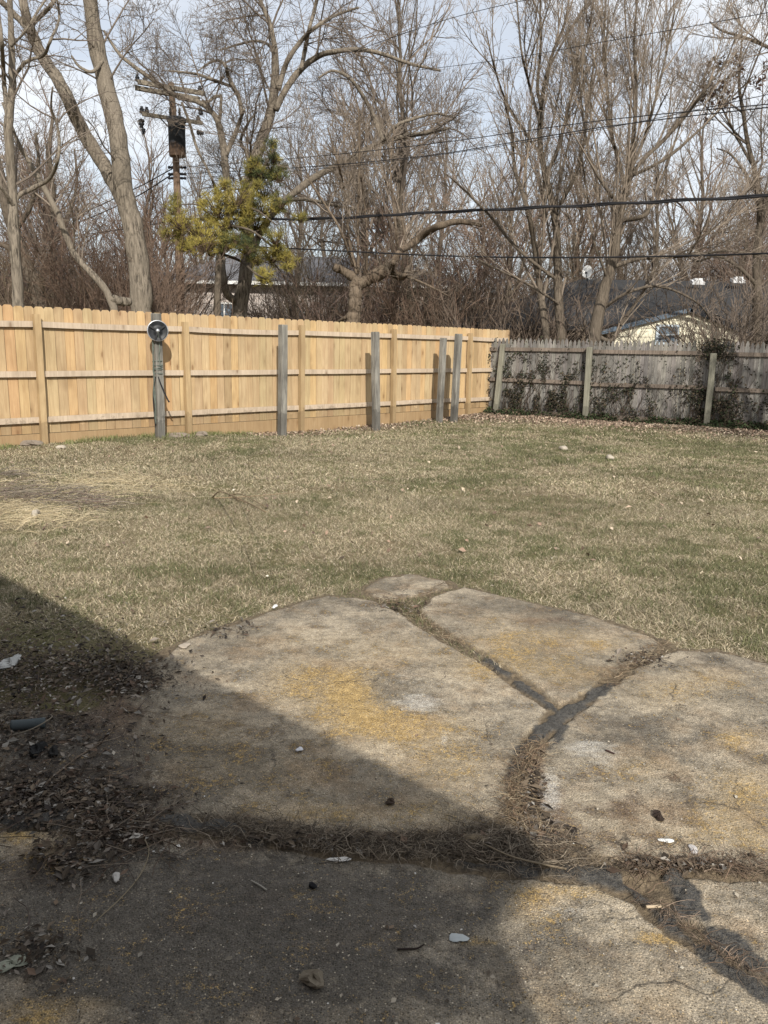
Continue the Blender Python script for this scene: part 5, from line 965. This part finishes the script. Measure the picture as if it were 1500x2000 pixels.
ribbon_stone('dark_leaf', 'dark curled leaf on the sunlit right slab', 'leaf', 1286, 1597, 9, 6, .014, (.04, .028, .022), 15, rough=True)
ribbon_stone('soil_clod', 'small black lump on the shaded slab left of centre', 'clod', 610, 1733, 8, 4, .012, (.012, .012, .014), 16)
for i_, (x_, y_) in enumerate(((120, 878), (1190, 898), (1100, 880), (70, 1012))):
    q = G(x_, y_); ribbon_stone('field_stone', ['pale stone in the lawn near the first warm fence post', 'pale stone alone far out in the right part of the lawn', 'pale stone in the lawn below the old fence bay with ivy', 'tan stone beside the long dry grass at left'][i_], 'stone', x_, y_, 7, 4, .07 if i_ else .06, (.42, .37, .30), 20 + i_, z=float(gz(q[0], q[1])) + .0)
def rod(name, label, pts, r0_, r1_, col, mt=None, cat_='twig', K=12, sides=7, z=None):
    q = catmull(np.array([[*G(p[0], p[1], p[2] if len(p) > 2 else .004)] for p in pts]), K); mb = MB(); tube(mb, q, np.linspace(r0_, r1_, K), sides, col=col); return tag(mb.build(name, mt or MATT, smooth=True), label, cat_)
rod('grey_pipe', 'short grey foam pipe offcut lying in the dark leaves', [(22, 1417, .022), (50, 1415, .022), (88, 1411, .022)], .021, .020, (.075, .09, .095), cat_='pipe', sides=14)
rod('wood_stick', 'short pale stick lying across the tar seam', [(1262, 1771, .008), (1291, 1770, .008)], .0045, .0045, (.5, .4, .28), cat_='stick')
rod('twig', 'long straight twig lying on the matted weeds', [(944, 1648, .03), (1000, 1673, .03), (1060, 1688, .02), (1106, 1697, .006)], .0022, .0035, (.20, .16, .11))
rod('twig', 'thin bent twig trailing down from the litter at lower left', [(283, 1640, .02), (291, 1665, .006), (276, 1705, .004), (240, 1750, .004), (180, 1805, .004)], .002, .0015, (.22, .18, .12))
rod('twig', 'dark bent twig on the shaded slab right of centre', [(776, 1854), (800, 1853), (815, 1852), (829, 1844, .01)], .003, .002, (.03, .022, .018))
rod('twig', 'pale split stick on the slab below the weeds, left of centre', [(490, 1720, .008), (505, 1728, .006), (520, 1738, .004)], .003, .003, (.28, .26, .22))
rod('twig', 'short dark twig on the sunlit right slab', [(1183, 1465), (1200, 1472)], .004, .003, (.06, .035, .03))
rod('twig', 'curved twig looping beside the grey pipe', [(10, 1440, .004), (60, 1425, .03), (100, 1402, .05), (95, 1395, .02), (70, 1398, .004)], .003, .0015, (.2, .17, .13))
rod('twig', 'long twig crossing the litter towards the slab', [(100, 1520, .006), (150, 1480, .008), (205, 1445, .006), (228, 1410, .004)], .004, .002, (.16, .12, .085))
# fallen branch and heap of prunings on the lawn
def lawn_branch(name, label, lists, r, col, cat_='branch'):
    mb = MB()
    for pl in lists:
        q = []
        for p in pl: g_ = G(p[0], p[1]); q.append(G(p[0], p[1], float(gz(g_[0], g_[1])) + p[2])) 
        tube(mb, catmull(q, 12), np.linspace(r, r * .35, 12), 5, col=col)
    return tag(mb.build(name, MATT, smooth=True), label, cat_)
lawn_branch('fallen_branch', 'thin forked branch lying in the lawn with raised tips', [[(414, 972, .03), (430, 960, .18), (470, 975, .45), (520, 1000, .75)], [(447, 968, .03), (470, 965, .16), (520, 990, .5)], [(414, 973, .03), (480, 970, .04), (575, 962, .08)], [(455, 972, .03), (490, 985, .03), (503, 992, .02)]], .007, (.26, .19, .12))
rg = RG(500); mb = MB()
for (px, py, rx, ry, n) in ((30, 965, 60, 14, 130), (120, 970, 80, 14, 150), (190, 985, 40, 9, 60), (30, 930, 50, 8, 50)):
    xx = px + rg.normal(size=n) * rx * .6; yy = py + rg.normal(size=n) * ry * .6; c_ = np.array([G(a, b_) for a, b_ in zip(xx, yy)]); arcs(mb, c_[:, 0], c_[:, 1], gz(c_[:, 0], c_[:, 1]) + .03 + rg.random(n) * .05, rg.uniform(.12, .5, n), rg.uniform(.0015, .0035, n), rg, pick(rg, n, [(.2, .17, .14), (.13, .11, .09), (.3, .26, .2), (.17, .12, .1)]), lift=.25, wig=.2)
tag(mb.build('brush_heap', MATT), 'low heap of grey twigs on the lawn at the left edge', 'twig heap')
mb = MB(); n = 1500; k = rg.random(n) < .5; xx = np.where(k, 60 + rg.normal(size=n) * 60, 200 + rg.normal(size=n) * 90); yy = np.where(k, 1000 + rg.normal(size=n) * 14, 945 + rg.normal(size=n) * 16); c_ = np.array([G(a, b_) for a, b_ in zip(xx, yy)])
arcs(mb, c_[:, 0], c_[:, 1], gz(c_[:, 0], c_[:, 1]) + .02, rg.uniform(.1, .34, n), rg.uniform(.001, .002, n), rg, pick(rg, n, [(.5, .41, .26), (.42, .34, .21), (.55, .47, .32)]), lift=.5, wig=.12)
tag(mb.build('long_grass', GRM), 'long bleached grass lying flat at the left of the lawn', 'grass', kind='stuff')
# green tufts and soil crumbs along the foot of the new fence
mb = MB(); n = 5200; t = np.concatenate([rg.uniform(-.5, 4.2, n // 2), rg.normal(2.9, .5, n // 4), rg.normal(.3, .5, n // 4)]); off = np.abs(rg.normal(size=len(t))) * .16 + .08; c_ = np.array([FL(a, b_, 0) for a, b_ in zip(t, off)]); k = rg.random(len(t)) < sstep(.5, .7, fbm(t, off, 2.2, 97, 2)); c_ = c_[k]; n = len(c_)
blades(mb, c_[:, 0], c_[:, 1], rg.uniform(.05, .13, n), rg.uniform(.006, .01, n), rg.uniform(5, 50, n), rg, pick(rg, n, [(.13, .155, .05), (.19, .20, .085), (.25, .22, .12)]))
tag(mb.build('green_tufts', GRM), 'fresh green grass tufts at the foot of the new fence', 'grass', kind='stuff')
for i_, (x_, y_, s_) in enumerate(((62, 872, 26), (348, 856, 22), (395, 853, 14), (745, 832, 14), (880, 822, 12))):
    q = G(x_, y_); ribbon_stone('soil_mound', ['grey soil mound around the foot of the leftmost new post', 'grey soil mound between the disc post and the next new post', 'small crumbly mound right of the second new post', 'small soil mound at the foot of the middle grey post', 'small soil mound by the leaning grey post'][i_], 'mound', x_, y_, s_, 5, .07, (.24, .20, .16), 40 + i_, z=float(gz(q[0], q[1])) - .02, rough=True)
